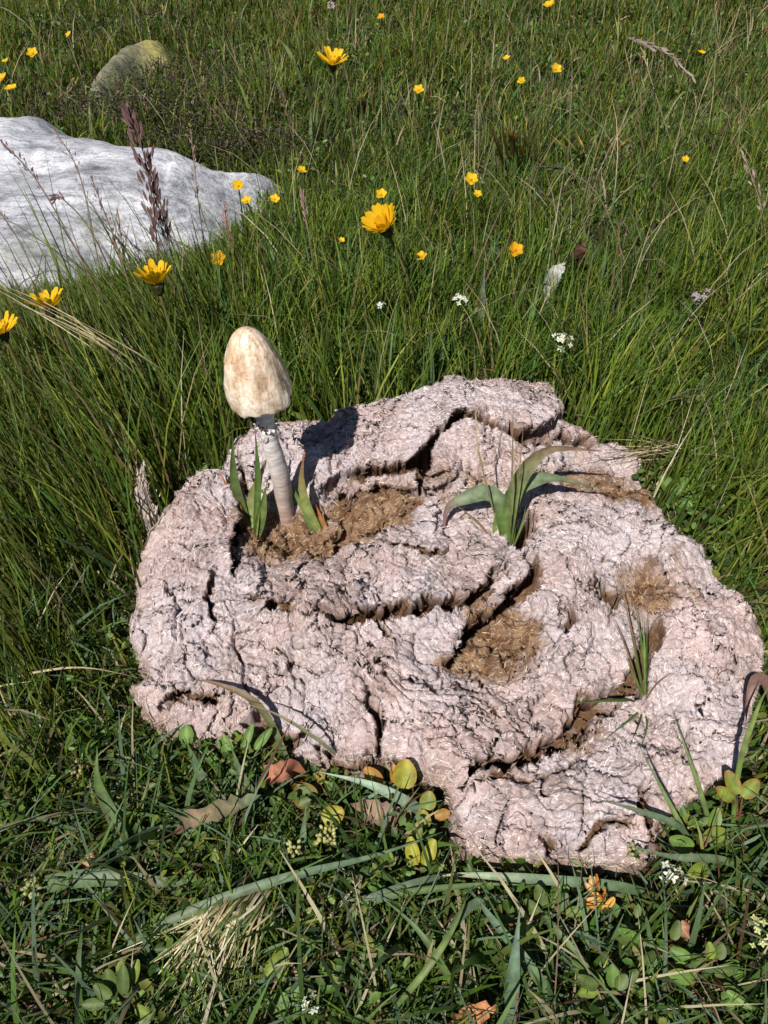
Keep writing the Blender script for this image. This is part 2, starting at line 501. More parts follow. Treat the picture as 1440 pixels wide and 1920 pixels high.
# folds laid down in a swirl round the middle
SC = T2(900, 1150)
rr_ = np.hypot(x - SC[0], y - SC[1]); th_ = np.arctan2(-(x - SC[0]), -(y - SC[1]))      # seam points to the back
seam = sstep(np.pi, np.pi - .5, np.abs(th_))
wv = fbm(x * 11, y * 11 + 2, 3)
sn = perlin(rr_ * 52 + 2.3 * wv + 5, th_ * 1.7 + 1.0 * wv); sn2 = perlin(rr_ * 125 + 3.2 * wv + 15, th_ * 3.6 + 2.0 * wv + 40)
smask = sstep(-.35, .35, perlin(x * 17 + 31, y * 17))
H = H + ok * seam * (.0022 * sn - .0050 * sstep(.93, .985, 1 - np.abs(sn)) * smask - .0022 * sstep(.93, .985, 1 - np.abs(sn2)) * (1 - .6 * smask))
g_ = rr_ * 36 + 2.6 * wv + .32 * th_ + .10 * fbm(x * 60, y * 60, 2)      # layers overlapping like shingles
sw_ = g_ - np.floor(g_); fold_m = sstep(-.15, .30, perlin(x * 13 + 71, y * 13 + 3)) * seam * ok
H = H + fold_m * .0062 * (sw_ * sstep(1.0, .965, sw_) - .45)
fd = fold_m * (.0030 * sstep(.80, .955, sw_) * sstep(.985, .96, sw_) - .0030 * (sstep(.99, 1.0, sw_) + sstep(.10, .0, sw_)))
# terraced crust
f = fbm(wx * 13 + 4, wy * 20 + 1, 3, .42) + 0.10 * fbm(wx * 70, wy * 70, 3)
tk = f * 3.2
terr = (np.floor(tk) + sstep(.90, 1.0, tk - np.floor(tk)) + .25 * (tk - np.floor(tk))) / 3.2
H = H + ok * (0.0080 * terr)
gfy, gfx = np.gradient(f.reshape(X.shape), RES); gl = np.hypot(gfx, gfy) + 1e-9
gfx = (gfx / gl).ravel(); gfy = (gfy / gl).ravel(); fr_ = tk - np.floor(tk)
tlip = ok * (.0026 * sstep(.16, .0, fr_) - .0026 * sstep(.70, .90, fr_) * sstep(.995, .93, fr_)) * sstep(-.3, .3, perlin(x * 30 + 3, y * 30))
f2 = fbm(wx * 46 + 30, wy * 60 + 11, 3); tk2 = f2 * 2.6
H = H + ok * 0.0009 * (np.floor(tk2) + sstep(.7, 1.0, tk2 - np.floor(tk2))) / 1.6

DX = -tlip * gfx; DY = -tlip * gfy
gy2, gx2 = np.gradient(g_.reshape(X.shape), RES); gl2 = np.hypot(gx2, gy2) + 1e-9
DX = DX + fd * (gx2 / gl2).ravel(); DY = DY + fd * (gy2 / gl2).ravel()
CRK = np.zeros(len(P)); BROWN = np.zeros(len(P)); PALE = np.zeros(len(P)); DARK = np.zeros(len(P))
# cracks: points (px), half width, depth, step of the high side, lip overhang, high side (+1 left of travel as seen from above)
CR = [
 # front edge of the back slab
 ([(585, 905), (625, 878), (690, 868), (775, 868), (800, 832), (850, 802), (890, 792), (940, 800), (985, 806), (1030, 770), (1066, 740)], .0035, .010, .012, .005, 1),
 ([(845, 800), (808, 835), (790, 880), (785, 905)], .0038, .012, .004, .003, 1),
 ([(895, 790), (950, 800), (1000, 812)], .0040, .012, .000, .003, 1),
 ([(1000, 812), (1040, 790), (1100, 785), (1060, 800)], .006, .014, .0, .004, 1),
 ([(600, 900), (700, 895), (770, 905), (830, 905), (870, 885)], .002, .005, .006, .003, 1),
 # plate A lower edge
 ([(962, 1040), (925, 1065), (880, 1105), (820, 1130), (740, 1142), (640, 1158), (560, 1150)], .0034, .012, .005, .004, -1),
 ([(700, 985), (740, 1010), (800, 1030), (850, 1020)], .0022, .006, .003, .002, 1),
 # plate B lower edge
 ([(990, 1035), (985, 1075), (945, 1105), (905, 1145), (860, 1180), (835, 1235)], .0042, .014, .006, .005, -1),
 ([(990, 1020), (995, 1070), (985, 1110)], .0042, .014, .002, .002, -1),
 # big crack, front of the central slab
 ([(1185, 1265), (1120, 1300), (1065, 1332), (1050, 1368), (1000, 1392), (940, 1412), (895, 1418), (868, 1462)], .0052, .018, .009, .0065, -1),
 ([(1190, 1130), (1214, 1150), (1210, 1200), (1200, 1250), (1170, 1282)], .0050, .018, .004, .004, -1),
 ([(1170, 1310), (1130, 1345), (1080, 1370)], .003, .010, .002, .003, 1),
 ([(1128, 1050), (1130, 1095), (1150, 1112), (1180, 1085)], .0036, .012, .003, .003, 1),
 ([(1070, 1130), (1075, 1160), (1050, 1190), (1040, 1190)], .0018, .007, .002, .001, 1),
 ([(1020, 930), (985, 980), (990, 1010)], .006, .016, .004, .003, 1),
 ([(1040, 965), (1100, 965), (1170, 990)], .0015, .005, .002, .002, 1),
 ([(1080, 880), (1130, 892), (1180, 905), (1225, 930)], .0040, .012, .005, .004, -1),
 ([(1225, 1150), (1240, 1190), (1220, 1250)], .002, .008, .002, .001, 1),
 # cracks of the front left apron
 ([(650, 1180), (700, 1165), (740, 1160)], .0028, .010, .004, .003, -1),
 ([(690, 1275), (680, 1310), (715, 1350), (724, 1395), (724, 1440)], .0026, .012, .002, .001, 1),
 ([(742, 1385), (790, 1425), (840, 1470)], .0022, .009, .002, .002, 1),
 ([(620, 1370), (640, 1400), (655, 1430)], .0014, .007, .001, .001, 1),
 ([(600, 1360), (612, 1390)], .0014, .006, .001, .001, 1),
 ([(475, 1290), (510, 1330), (545, 1348), (580, 1340)], .0040, .011, .004, .004, 1),
 ([(520, 1190), (560, 1230), (545, 1260)], .0018, .006, .002, .002, 1),
 ([(590, 1250), (640, 1230), (690, 1245), (740, 1225)], .0016, .005, .002, .002, -1),
 ([(300, 1290), (360, 1275), (420, 1280)], .0030, .009, .003, .003, 1),
 ([(290, 1330), (330, 1350), (380, 1340), (430, 1370)], .0026, .007, .003, .003, 1),
 ([(400, 1390), (395, 1340)], .002, .006, .0, .001, 1),
 ([(415, 890), (440, 960), (425, 1010), (440, 1060)],   .0030, .0085, .008, .004, -1),
 ([(395, 1060), (385, 1120), (400, 1180)], .0030, .008, .004, .003, -1),
 ([(440, 1100), (480, 1110), (530, 1130), (570, 1125)], .0036, .006, .003, .002, 1),
 ([(300, 1060), (320, 1120), (300, 1180)], .0014, .004, .001, .001, 1),
 ([(880, 1262), (920, 1262)], .0018, .007, .0, .0, 1),
 ([(780, 1290), (850, 1270), (900, 1280)], .0012, .004, .001, .001, 1),
 ([(1100, 1390), (1060, 1430), (1030, 1450), (1030, 1490)], .0016, .006, .001, .001, 1),
 ([(1030, 1530), (1040, 1560), (1020, 1600)], .002, .007, .001, .001, 1),
 ([(1220, 1440), (1215, 1520), (1230, 1580)], .0025, .009, .002, .002, 1),
 ([(1260, 1300), (1290, 1360), (1300, 1420)], .0016, .005, .001, .001, 1),
 ([(1340, 1130), (1330, 1180), (1360, 1230)], .0012, .004, .001, .001, 1),
 ([(1100, 1150), (1110, 1200), (1090, 1240)], .0012, .004, .001, .001, 1),
 ([(830, 1330), (900, 1310), (960, 1330)], .0010, .003, .001, .001, 1),
 ([(1060, 1470), (1120, 1500), (1190, 1490)], .0012, .004, .001, .001, -1),
 ([(560, 820), (620, 800), (650, 790)], .0016, .005, .001, .001, 1),
 ([(640, 930), (625, 980), (640, 1020)], .0040, .010, .004, .003, -1),
 ([(450, 1180), (520, 1210), (600, 1200), (650, 1215)], .0012, .004, .002, .002, -1),
 ([(440, 820), (450, 870), (470, 930)], .0022, .008, .001, .001, 1),
]
r2 = random.Random(21)
while len(CR) < 105:                       # hairline cracks everywhere
    cx = r2.uniform(270, 1400); cy = r2.uniform(740, 1610); a = math.atan2((cx - 900), -(cy - 1150) * 1.3) + r2.gauss(0, .35)
    pts = [(cx, cy)]
    for k in range(r2.randint(2, 4)):
        a += r2.uniform(-.4, .4); l = r2.uniform(18, 50)
        pts.append((pts[-1][0] + l * math.cos(a), pts[-1][1] + .75 * l * math.sin(a)))
    CR.append((pts, r2.uniform(.0006, .0016), r2.uniform(.002, .006), r2.uniform(.0005, .003), r2.uniform(.0005, .002), r2.choice((1, -1))))
for pts, hw, dep, step, lip, hs in CR:
    pl = np.array([T2(a, b) for a, b in pts])
    l2 = pl.min(0) - .03; h2 = pl.max(0) + .03
    m = np.where((wx > l2[0]) & (wx < h2[0]) & (wy > l2[1]) & (wy < h2[1]))[0]
    d, sd, par, nrm = seg_dist(Pw[m], pl)
    s = d * sd * hs
    taper = np.clip(np.minimum(par, 1 - par) * 5, 0, 1) ** .6 * 1.0
    endcut = np.where((par < .001) | (par > .999), np.exp(-(d / hw) ** 2), 1.0)
    jag = 1 + 0.45 * perlin(x[m] * 160, y[m] * 160)
    w = hw * jag * (0.35 + 0.65 * taper)
    big = dep >= .0095
    w = w * (.95 if big else 1.0)
    lip = lip * (1.05 if big else 1.7)
    cut = taper * sstep(1.35, .75, d / w) * endcut
    H[m] -= (2.1 if big else 1.7) * dep * cut
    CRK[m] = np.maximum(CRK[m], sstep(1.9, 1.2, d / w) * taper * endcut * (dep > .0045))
    up = step * sstep(-.3, .9, s / w) * np.exp(-np.maximum(s, 0) / .014) * taper * endcut
    H[m] += up
    over = lip * sstep(.55, 1.3, s / w) * np.exp(-np.maximum(s - 1.3 * w, 0) / .011) * taper * endcut
    DX[m] -= over * nrm[:, 0] * hs; DY[m] -= over * nrm[:, 1] * hs
    q_ = s / w                                               # the floor runs in under the plate
    under = np.minimum(1.9 * hw, .008) * (lip > .0018) * sstep(-1.0, .75, q_) * sstep(1.25, .85, q_) * taper * endcut
    DX[m] += under * nrm[:, 0] * hs; DY[m] += under * nrm[:, 1] * hs
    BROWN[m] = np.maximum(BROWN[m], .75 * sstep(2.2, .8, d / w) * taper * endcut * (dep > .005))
# fibre-scale relief
H = H + ok * (0.0009 * fbm(wx * 130, wy * 150, 3) + 0.0008 * fbm(x * 420, y * 420, 2) - 0.0012 * np.abs(fbm(wx * 75 + 7, wy * 95, 2)))
rid = 1 - np.abs(fbm(wx * 55 + 11, wy * 75 + 2, 3))
H = H - ok * 0.0030 * sstep(.92, .98, rid) * sstep(-.25, .25, perlin(x * 22 + 5, y * 22))
# brown, freshly exposed inside of the pat
for bx, by, rx, ry, a in [(700, 925, .040, .020, 1), (620, 965, .032, .022, .9), (535, 968, .040, .028, 1.), (570, 935, .03, .014, .8), (480, 965, .024, .020, .9), (935, 1180, .026, .030, 1.05), (880, 1225, .020, .010, 1),
                          (1225, 1085, .026, .026, .75), (1110, 860, .05, .022, .65), (1190, 890, .03, .02, .9), (860, 900, .04, .022, .5), (1000, 830, .03, .016, .45),
                          (1090, 1370, .024, .016, .6), (1000, 1430, .03, .014, .5), (340, 1350, .04, .012, .5), (300, 1060, .02, .05, .35), (1060, 1460, .03, .02, .4), (1290, 1060, .02, .03, .5),
                          (1190, 1350, .02, .03, .3), (960, 910, .02, .03, .4), (390, 990, .015, .03, .3), (1100, 1600, .05, .012, .35), (1330, 1090, .02, .02, .4)]:
    c = T2(bx, by)
    g = np.exp(-(((wx - c[0]) / rx) ** 2 + ((wy - c[1]) / ry) ** 2) ** 1.6)
    BROWN = np.maximum(BROWN, a * g)
BROWN = sstep(.22, .72, BROWN + .28 * fbm(x * 90, y * 90, 3) * sstep(0, .2, BROWN)) * np.clip(BROWN * 1.5, 0, 1)
BROWN = np.clip(BROWN + .10 * np.clip(fbm(wx * 30 + 50, wy * 30, 3), 0, 1), 0, 1)
H = H + ok * BROWN * .0030 * fbm(wx * 70, wy * 190 + 7, 3)
# ragged rim: crust overhangs, wall goes down into the grass
gnd = sstep(-.006, .004, d_out)
H = np.where(d_out > 0, np.maximum(H, .003), -0.006 - .004 * 0)
H = H * 1.0
dn, sdn, _, nn = seg_dist(P, OUT, True)
rim = np.exp(-((np.abs(dn) - .006) / .006) ** 2) * (d_out > .003)
sgn = np.where(inside(P + nn * 0.001, OUT) & ~inside(P - nn * .001, OUT), -1, 1)
outn = (P - CEN) / (np.linalg.norm(P - CEN, axis=1)[:, None] + 1e-9)
DX += rim * outn[:, 0] * .004; DY += rim * outn[:, 1] * .004
BROWN = np.maximum(BROWN, .55 * sstep(.010, .002, d_out))
# colours: sun-bleached crust, brown fibrous inside, shade of the cracks painted in
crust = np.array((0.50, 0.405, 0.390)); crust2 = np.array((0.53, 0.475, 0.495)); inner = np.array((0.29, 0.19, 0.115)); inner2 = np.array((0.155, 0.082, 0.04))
k = sstep(-.3, .4, fbm(x * 16 + 8, y * 16, 3))[:, None]
cc = crust * (1 - k) + crust2 * k
cc = cc * (1 + .20 * fbm(x * 60, y * 60 + 4, 3) + .10 * fbm(x * 14, y * 14 + 9, 2))[:, None]
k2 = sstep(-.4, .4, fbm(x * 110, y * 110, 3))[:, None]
k2 = np.clip(k2 - .7 * CRK[:, None], 0, 1)  # crack shade painted into the tint: their brown goes to the darker tone
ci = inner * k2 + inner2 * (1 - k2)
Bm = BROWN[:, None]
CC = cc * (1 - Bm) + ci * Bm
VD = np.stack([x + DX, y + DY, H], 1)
ny, nx = X.shape; idx = np.arange(nx * ny).reshape(ny, nx)
q = np.stack([idx[:-1, :-1], idx[:-1, 1:], idx[1:, 1:], idx[1:, :-1]], -1).reshape(-1, 4)
q = q[(d_out[q] > 0).any(1)]
used = np.unique(q); remap = np.zeros(len(VD), int); remap[used] = np.arange(len(used))
dung = thing('dung_pat', 'cracked sun bleached dried dung pat with brown hollows lying in the grass', 'dung', (CEN[0], CEN[1], 0))
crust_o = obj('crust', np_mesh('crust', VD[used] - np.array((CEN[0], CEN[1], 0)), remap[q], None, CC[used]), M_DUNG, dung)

def dung_h(px, py):
    """height of the pat at a plan point"""
    i = int(round((px - xs[0]) / RES)); j = int(round((py - ys[0]) / RES))
    if i < 0 or j < 0 or i >= nx or j >= ny: return 0.0
    return float(H.reshape(ny, nx)[j, i])
def on_dung(px, py):
    """the point of the pat's surface seen at this spot"""
    z = top_z(py)
    for k in range(12):
        p = at(px, py, z); z = .5 * z + .5 * dung_h(p[0], p[1])
    return at(px, py, z)

# straw fibres lying in the crust
Hg = H.reshape(ny, nx)
gyy, gxx = np.gradient(Hg, RES)
def fibres(n, lmin, lmax, wmin, wmax, lift, tilt, seed, brown_only=False, crack=False):
    rg = np.random.default_rng(seed)
    cand = np.where((d_out > .0015) & (CRK < .35 + .65 * (rg.random(len(d_out)) < .5)))[0]
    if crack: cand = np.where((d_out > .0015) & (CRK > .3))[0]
    if brown_only: cand = cand[BROWN[cand] > .45]
    ii = rg.choice(cand, n)
    gxs = np.clip(gxx.ravel()[ii], -1.4, 1.4); gys = np.clip(gyy.ravel()[ii], -1.4, 1.4)
    nrm = np.stack([-gxs, -gys, np.ones(n)], 1); nrm /= np.linalg.norm(nrm, axis=1)[:, None]
    c = VD[ii] + nrm * lift
    ang = np.arctan2(c[:, 0] - SC[0], -(c[:, 1] - SC[1])) + 1.2 * perlin(c[:, 0] * 26, c[:, 1] * 26) + rg.normal(0, .65, n)
    t = np.stack([np.cos(ang), np.sin(ang), np.zeros(n)], 1)
    t -= nrm * (t * nrm).sum(1)[:, None]; t += nrm * rg.normal(0, tilt, n)[:, None]; t /= np.linalg.norm(t, axis=1)[:, None]
    s = np.cross(nrm, t); s += nrm * rg.normal(0, .14, n)[:, None]; s /= np.linalg.norm(s, axis=1)[:, None]
    L = rg.uniform(lmin, lmax, n)[:, None] * rg.choice([1, 1, 1.6], n)[:, None]; W = rg.uniform(wmin, wmax, n)[:, None]
    bow = nrm * (L * rg.uniform(.0, .05, n)[:, None])
    a, b2, c2 = c - t * L / 2, c + bow, c + t * L / 2
    V = np.stack([a - s * W * .3, a + s * W * .3, b2 - s * W * .5, b2 + s * W * .5, c2 - s * W * .2, c2 + s * W * .2], 1)
    base = np.arange(n)[:, None] * 6
    Q = np.concatenate([base + np.array([0, 1, 3, 2]), base + np.array([2, 3, 5, 4])])
    br = BROWN[ii][:, None]
    pick = rg.random(n)[:, None]
    pal = np.where(pick < .40, np.array((.57, .495, .495)), np.where(pick < .60, np.array((.70, .65, .65)), np.where(pick < .82, np.array((.43, .355, .35)), np.array((.27, .20, .19)))))
    palb = np.where(pick < .35, np.array((.38, .265, .165)), np.where(pick < .47, np.array((.52, .41, .28)), np.where(pick < .8, np.array((.25, .145, .075)), np.array((.12, .07, .038)))))
    if crack: palb = np.where(pick < .5, np.array((.17, .10, .055)), np.array((.09, .055, .03))) * np.ones((n, 1)); br = np.ones((n, 1)) * .9  # fibres down in cracks coloured darker, painting the shade of the gaps
    col = (pal * (1 - br) + palb * br) * rg.uniform(.8, 1.15, n)[:, None]
    return V.reshape(-1, 3), Q, np.repeat(col, 6, 0)
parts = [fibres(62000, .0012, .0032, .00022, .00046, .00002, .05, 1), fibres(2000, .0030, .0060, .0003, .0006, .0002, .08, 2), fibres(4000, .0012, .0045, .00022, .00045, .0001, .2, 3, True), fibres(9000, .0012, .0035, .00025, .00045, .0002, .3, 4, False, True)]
Vs = []; Qs = []; Cs = []; n0 = 0
for V, Q, C in parts:
    Vs.append(V); Qs.append(Q + n0); Cs.append(C); n0 += len(V)
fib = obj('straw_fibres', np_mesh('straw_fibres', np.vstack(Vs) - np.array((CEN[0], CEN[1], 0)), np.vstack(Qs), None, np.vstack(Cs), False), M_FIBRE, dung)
fib['kind'] = 'stuff'

# the upright flake at the left rim of the pat
mb = MB()
b0 = at(292, 985, .02); b1 = at(268, 872, .060)
nn_ = 16
for i in range(nn_):
    pass
pts = spline([b0 + np.array((.004, 0, -.012)), b0, (b0 + b1) / 2 + np.array((-.004, 0, 0)), b1], nn_)
V = []; C = []
for i, p in enumerate(pts):
    t = i / (nn_ - 1); w = .0105 * (1 - t) ** .7 + .0012
    for k in range(10):
        a = 2 * math.pi * k / 10
        j = 1 + .35 * random.uniform(-1, 1)
        V.append(p + np.array((math.cos(a) * w * j * .72, math.sin(a) * w * .40 * j, .0012 * random.uniform(-1, 1))))
        C.append(np.array((.40, .32, .28)) * random.uniform(.6, 1.2))
Q = [(i * 10 + k, i * 10 + (k + 1) % 10, (i + 1) * 10 + (k + 1) % 10, (i + 1) * 10 + k) for i in range(nn_ - 1) for k in range(10)]
mb.add(V, Q, C=C)
for k in range(160):
    p = pts[random.randint(2, nn_ - 1)] + np.array([random.gauss(0, .0035), random.gauss(0, .002) - .001, random.gauss(0, .002)])
    d = unit((random.gauss(0, .5), random.gauss(0, .4), 1)) * random.uniform(.002, .005)
    s = np.array((.0003, 0, 0)); mb.add([p - s, p + s, p + d + s * .5, p + d - s * .5], [(0, 1, 2, 3)], C=np.array(random.choice([(.5, .43, .38), (.3, .22, .17), (.62, .55, .5)])))
mb.build('flake', M_FIBRE, dung, smooth=False)

# ------------------------------------------------------------------ mushroom
base = on_dung(535, 962)
yb_ = base[1]
def at_y(px, py, y):
    d = FW + RT * ((px - 720) / 720 * TANX) + UP * ((960 - py) / 960 * TANY)
    t = y / d[1]; return np.array((d[0] * t, y, CAM_H + d[2] * t))
mush = thing('mushroom', 'tall mushroom with glossy cream egg shaped cap growing from the dung', 'mushroom', base)
stem_top = at_y(493, 760, yb_ - .004)
sp = spline([base + np.array((0, 0, -.012)), base, at_y(527, 900, yb_ - .001), at_y(508, 830, yb_ - .003), stem_top, stem_top + np.array((-.004, 0, .022))], 40)
mb = MB(); V = []; C = []
seg = 24
for i, p in enumerate(sp):
    t = i / 39
    r = .0066 * (1 - t) + .0045 * t + .0016 * math.exp(-((t - .08) / .12) ** 2) + .0003 * math.sin(t * 17) + .00012 * math.sin(t * 60)
    T = unit(sp[min(i + 1, 39)] - sp[max(i - 1, 0)]); s = unit(np.cross(T, (0, 1, 0))); qv = np.cross(T, s)
    for k in range(seg):
        a = 2 * math.pi * k / seg
        V.append(p + (s * math.cos(a) + qv * math.sin(a)) * r * (1 + .03 * math.sin(3 * a + t * 9)))
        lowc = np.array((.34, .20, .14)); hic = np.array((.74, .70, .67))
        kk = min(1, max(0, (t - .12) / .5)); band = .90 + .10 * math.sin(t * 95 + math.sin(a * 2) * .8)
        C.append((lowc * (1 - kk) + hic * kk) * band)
Q = [(i * seg + k, i * seg + (k + 1) % seg, (i + 1) * seg + (k + 1) % seg, (i + 1) * seg + k) for i in range(39) for k in range(seg)]
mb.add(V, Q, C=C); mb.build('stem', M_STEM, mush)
# cap
cap_base = at_y(490, 748, yb_ - .006); cap_axis = unit((-.10, .03, 1.0))
CR_, CH_ = .0182, .0470
prof = [(0.0, 1.0), (.13, .992), (.26, .965), (.40, .915), (.535, .84), (.66, .745), (.775, .63), (.865, .51), (.935, .385), (.98, .27), (1.0, .17), (1.0, .10), (.985, .04), (.945, .005), (.89, -.008), (.84, .0), (.80, .03), (.60, .12), (.35, .2), (.2, .22)]
pf = spline(prof, 56)
sx = unit(np.cross(cap_axis, (0, 1, 0))); sy = np.cross(cap_axis, sx)
seg = 72; V = []; C = []
for i, (r, h) in enumerate(pf):
    for k in range(seg):
        a = 2 * math.pi * k / seg
        outer = i < 38
        wr = 0
        ca, sa = math.cos(a), math.sin(a)
        if outer:
            n_ = float(fbm(np.array([ca * 3.4 + 7.3 + h * .8]), np.array([sa * 3.4 + 2.1 - h * 1.1]), 3)[0]) * 1.2
            n2_ = float(perlin(np.array([ca * 9 + 20.4 + h * 3.1]), np.array([sa * 9 + h * 6]))[0])
            wr = (-.0011 * n_ * max(0, min(1, (.8 - h) * 2)) + .0005 * n2_ * min(1, r * 2))
        scal = (.0012 * math.sin(a * 4 + 1) + .0006 * math.sin(a * 11)) * max(0, 1 - abs(h) / .08)
        V.append(cap_base + (sx * ca + sy * sa) * (r * CR_ + wr) + cap_axis * (h * CH_ + scal))
        if outer:
            top = max(0, min(1, (h - .25) / .7))
            c = np.array((.78, .70, .60)) * (1 - top) + np.array((.70, .55, .42)) * top
            c = c * (1 - .42 * np.array((.8, 1, 1.2)) * max(0, n_) * (1 if h < .85 else .3))
        else:
            c = np.array((.10, .08, .07))
        C.append(c)
Q = [(i * seg + k, (i + 1) * seg + k, (i + 1) * seg + (k + 1) % seg, i * seg + (k + 1) % seg) for i in range(len(pf) - 1) for k in range(seg)]
mb = MB(); mb.add(V, Q, C=C); mb.build('cap', M_CAP, mush)
# torn veil left on the stem
mb = MB()
for (tx, ty, ox) in ((486, 782, -.0045), (498, 800, -.0052)):
    c = at_y(tx, ty, yb_ - .008)
    for k in range(9):
        p = c + np.array((ox * .2 + random.gauss(0, .0022), -.0005 + random.gauss(0, .0006), random.gauss(0, .003)))
        leaf(mb, p, (random.uniform(-.3, .5), 0, random.uniform(-1, -.3)), (0, -1, .3), random.uniform(.004, .007), .0022, np.array(random.choice([(.62, .60, .60), (.45, .42, .42), (.08, .06, .06)])), cup=.3, nu=4, nv=3)
c0 = sp[27]
for k in range(14):
    a = 2 * math.pi * k / 14
    leaf(mb, c0 + np.array((math.cos(a) * .0053, math.sin(a) * .0053, 0)), (math.cos(a), math.sin(a), random.uniform(-.6, .4)), (0, 0, 1), random.uniform(.0012, .003), .0022, (.58, .54, .50), cup=.2, nu=4, nv=3)
mb.build('veil_remnant', M_STEM, mush)

# ------------------------------------------------------------------ plants in the pat
G1 = (.095, .155, .035); G2 = (.17, .235, .06); GD = (.045, .085, .02); RED = (.30, .085, .035); ORA = (.42, .17, .05); STRAW = (.46, .38, .22); BRN = (.20, .12, .07); GREY = (.16, .21, .12); PURP = (.16, .09, .08); BLUE = (.14, .215, .125)

def plant(name, label, cat, basept, blades, group=None, material=None, partname='blade'):
    """blades: (list of (px,py,z or None), width, colours, face)"""
    t = thing(name, label, cat, basept, group)
    for bl in blades:
        pts, w, cols = bl[:3]; face = bl[3] if len(bl) > 3 else None
        mb = MB()
        P3 = [np.array(p) if len(p) == 3 and isinstance(p, np.ndarray) else at(*p) for p in pts]
        blade(mb, P3, w, cols, face, n=14, fold=.3)
        mb.build(partname, material or M_LEAF, t)
    return t

b = on_dung(474, 1000); bb = b + np.array((0, 0, -.004)); z = b[2]
plant('grass_tuft', 'small tuft of broad green blades with one red blade beside the mushroom stem', 'grass', b, [
    ([bb + np.array((-.002, .003, 0)), (440, 905, z + .030), (436, 808, z + .062)], .0052, [GD, (.12, .16, .05), GD], (.3, -1, .2)),
    ([bb + np.array((.001, .002, 0)), (484, 900, z + .032), (478, 800, z + .065)], .0038, [G1, G1, GD], (0, -1, .2)),
    ([bb, (478, 935, z + .018), (497, 862, z + .042)], .0085, [(.22, .26, .08), (.22, .24, .08), (.26, .19, .07)], (-.4, -1, .3)),
    ([bb + np.array((.002, .0, 0)), (490, 960, z + .012), (500, 905, z + .028)], .0060, [G1, G2, G1], (.5, -1, .3)),
    ([bb + np.array((-.003, -.001, 0)), (446, 950, z + .014), (410, 882, z + .034)], .0056, [(.38, .13, .05), ORA, (.36, .11, .05)], (-.4, -1, .5))], 'blades growing out of the dung')
b = on_dung(612, 1012); bb = b + np.array((0, 0, -.004)); z = b[2]
plant('grass_tuft', 'small tuft of red tipped green blades by the mushroom shadow', 'grass', b, [
    ([bb, (578, 950, z + .020), (566, 900, z + .036), (571, 842, z + .055)], .0056, [(.22, .26, .08), (.22, .25, .08), (.24, .20, .07), RED], (-.3, -1, .2)),
    ([bb + np.array((-.001, .002, 0)), (568, 950, z + .018), (530, 878, z + .042)], .0040, [G1, G2, G1], (-.5, -1, .3)),
    ([bb, (590, 990, z + .005), (560, 962, z + .012)], .0050, [GD, G1, G1], (-.3, -.6, 1)),
    ([bb + np.array((.001, 0, 0)), (606, 985, z + .008), (592, 945, z + .020)], .0045, [ORA, (.3, .16, .05), RED], (.2, -1, .2))], 'blades growing out of the dung')
b = on_dung(953, 1022); bb = b + np.array((0, 0, -.004)); z = b[2]
plant('grass_plant', 'broad leaved grass plant with arching blades in the middle of the dung', 'grass', b, [
    ([bb, (958, 945, z + .022), (985, 880, z + .042), (1035, 842, z + .052), (1130, 846, z + .050)], .0090, [G2, (.16, .22, .07), (.17, .18, .08), (.20, .14, .09), BRN], (.1, -1, .5)),
    ([bb + np.array((-.001, 0, 0)), (945, 965, z + .016), (920, 925, z + .026), (872, 935, z + .024), (838, 955, z + .016), (832, 1010, z + .002)], .0092, [G1, G1, GREY, GREY, PURP, (.22, .08, .07)], (-.2, -.6, 1)),
    ([bb + np.array((.001, .001, 0)), (965, 930, z + .022), (1005, 900, z + .030), (1050, 898, z + .028), (1138, 920, z + .018)], .0078, [G2, G1, GREY, GREY, BRN], (.2, -.6, 1)),
    ([bb + np.array((0, -.001, 0)), (950, 960, z + .014), (972, 905, z + .034), (1005, 865, z + .044)], .0085, [G2, G2, G1, G1], (-.2, -1, .3)),
    ([bb + np.array((-.002, -.001, 0)), (935, 985, z + .008), (938, 940, z + .02)], .0075, [G1, G2, GREY], (0, -1, .3)),
    ([bb + np.array((.001, -.001, 0)), (960, 900, z + .044), (963, 706, z + .10)], .0011, [G1, (.2, .16, .08), BRN], (0, -1, 0)),
    ([bb + np.array((.002, -.001, 0)), (972, 900, z + .044), (985, 760, z + .085)], .0009, [G1, (.2, .16, .08), BRN], (0, -1, 0)),
    ([bb + np.array((-.002, -.002, 0)), (905, 880, z + .045), (893, 800, z + .07), (890, 640, z + .115)], .0009, [G1, (.2, .18, .09), STRAW, STRAW], (0, -1, 0)),
    ([bb + np.array((-.004, -.002, 0)), (900, 985, z + .012), (842, 935, z + .026)], .0010, [BRN, (.25, .18, .09), BRN], (0, -1, .4)),
    ([bb + np.array((.002, -.002, 0)), (978, 985, z + .012), (986, 948, z + .022)], .0013, [G1, G2, G1], (0, -1, .3))])
b = on_dung(1212, 1308); z = b[2]; bb = b + np.array((0, 0, -.006))
sedge = []
for (ex, ey, dz, w, c) in [(1190, 1125, .045, .0016, G1), (1204, 1150, .042, .0016, G2), (1180, 1175, .038, .0014, G1), (1150, 1040, .055, .0012, BRN), (1130, 1120, .045, .0010, BRN), (1215, 1130, .048, .0012, GD), (1168, 1220, .03, .0014, G2),
                           (1060, 1320, .012, .0014, G1), (1090, 1315, .014, .0012, GD), (1130, 1390, .006, .0016, G1), (1195, 1420, .004, .0012, G1), (1180, 1400, .004, .0014, GD), (1262, 1260, .02, .0010, BRN)]:
    q0 = (1212 + (ex - 1212) * .45 + random.uniform(-8, 8), 1308 + (ey - 1308) * .5, z + dz * .62)
    w *= .8
    sedge.append(([bb + np.array((random.uniform(-.002, .002), random.uniform(-.002, .002), 0)), q0, (ex, ey, z + dz)], w, [c, c, np.array(c) * .8], (0, -.8, 1)))
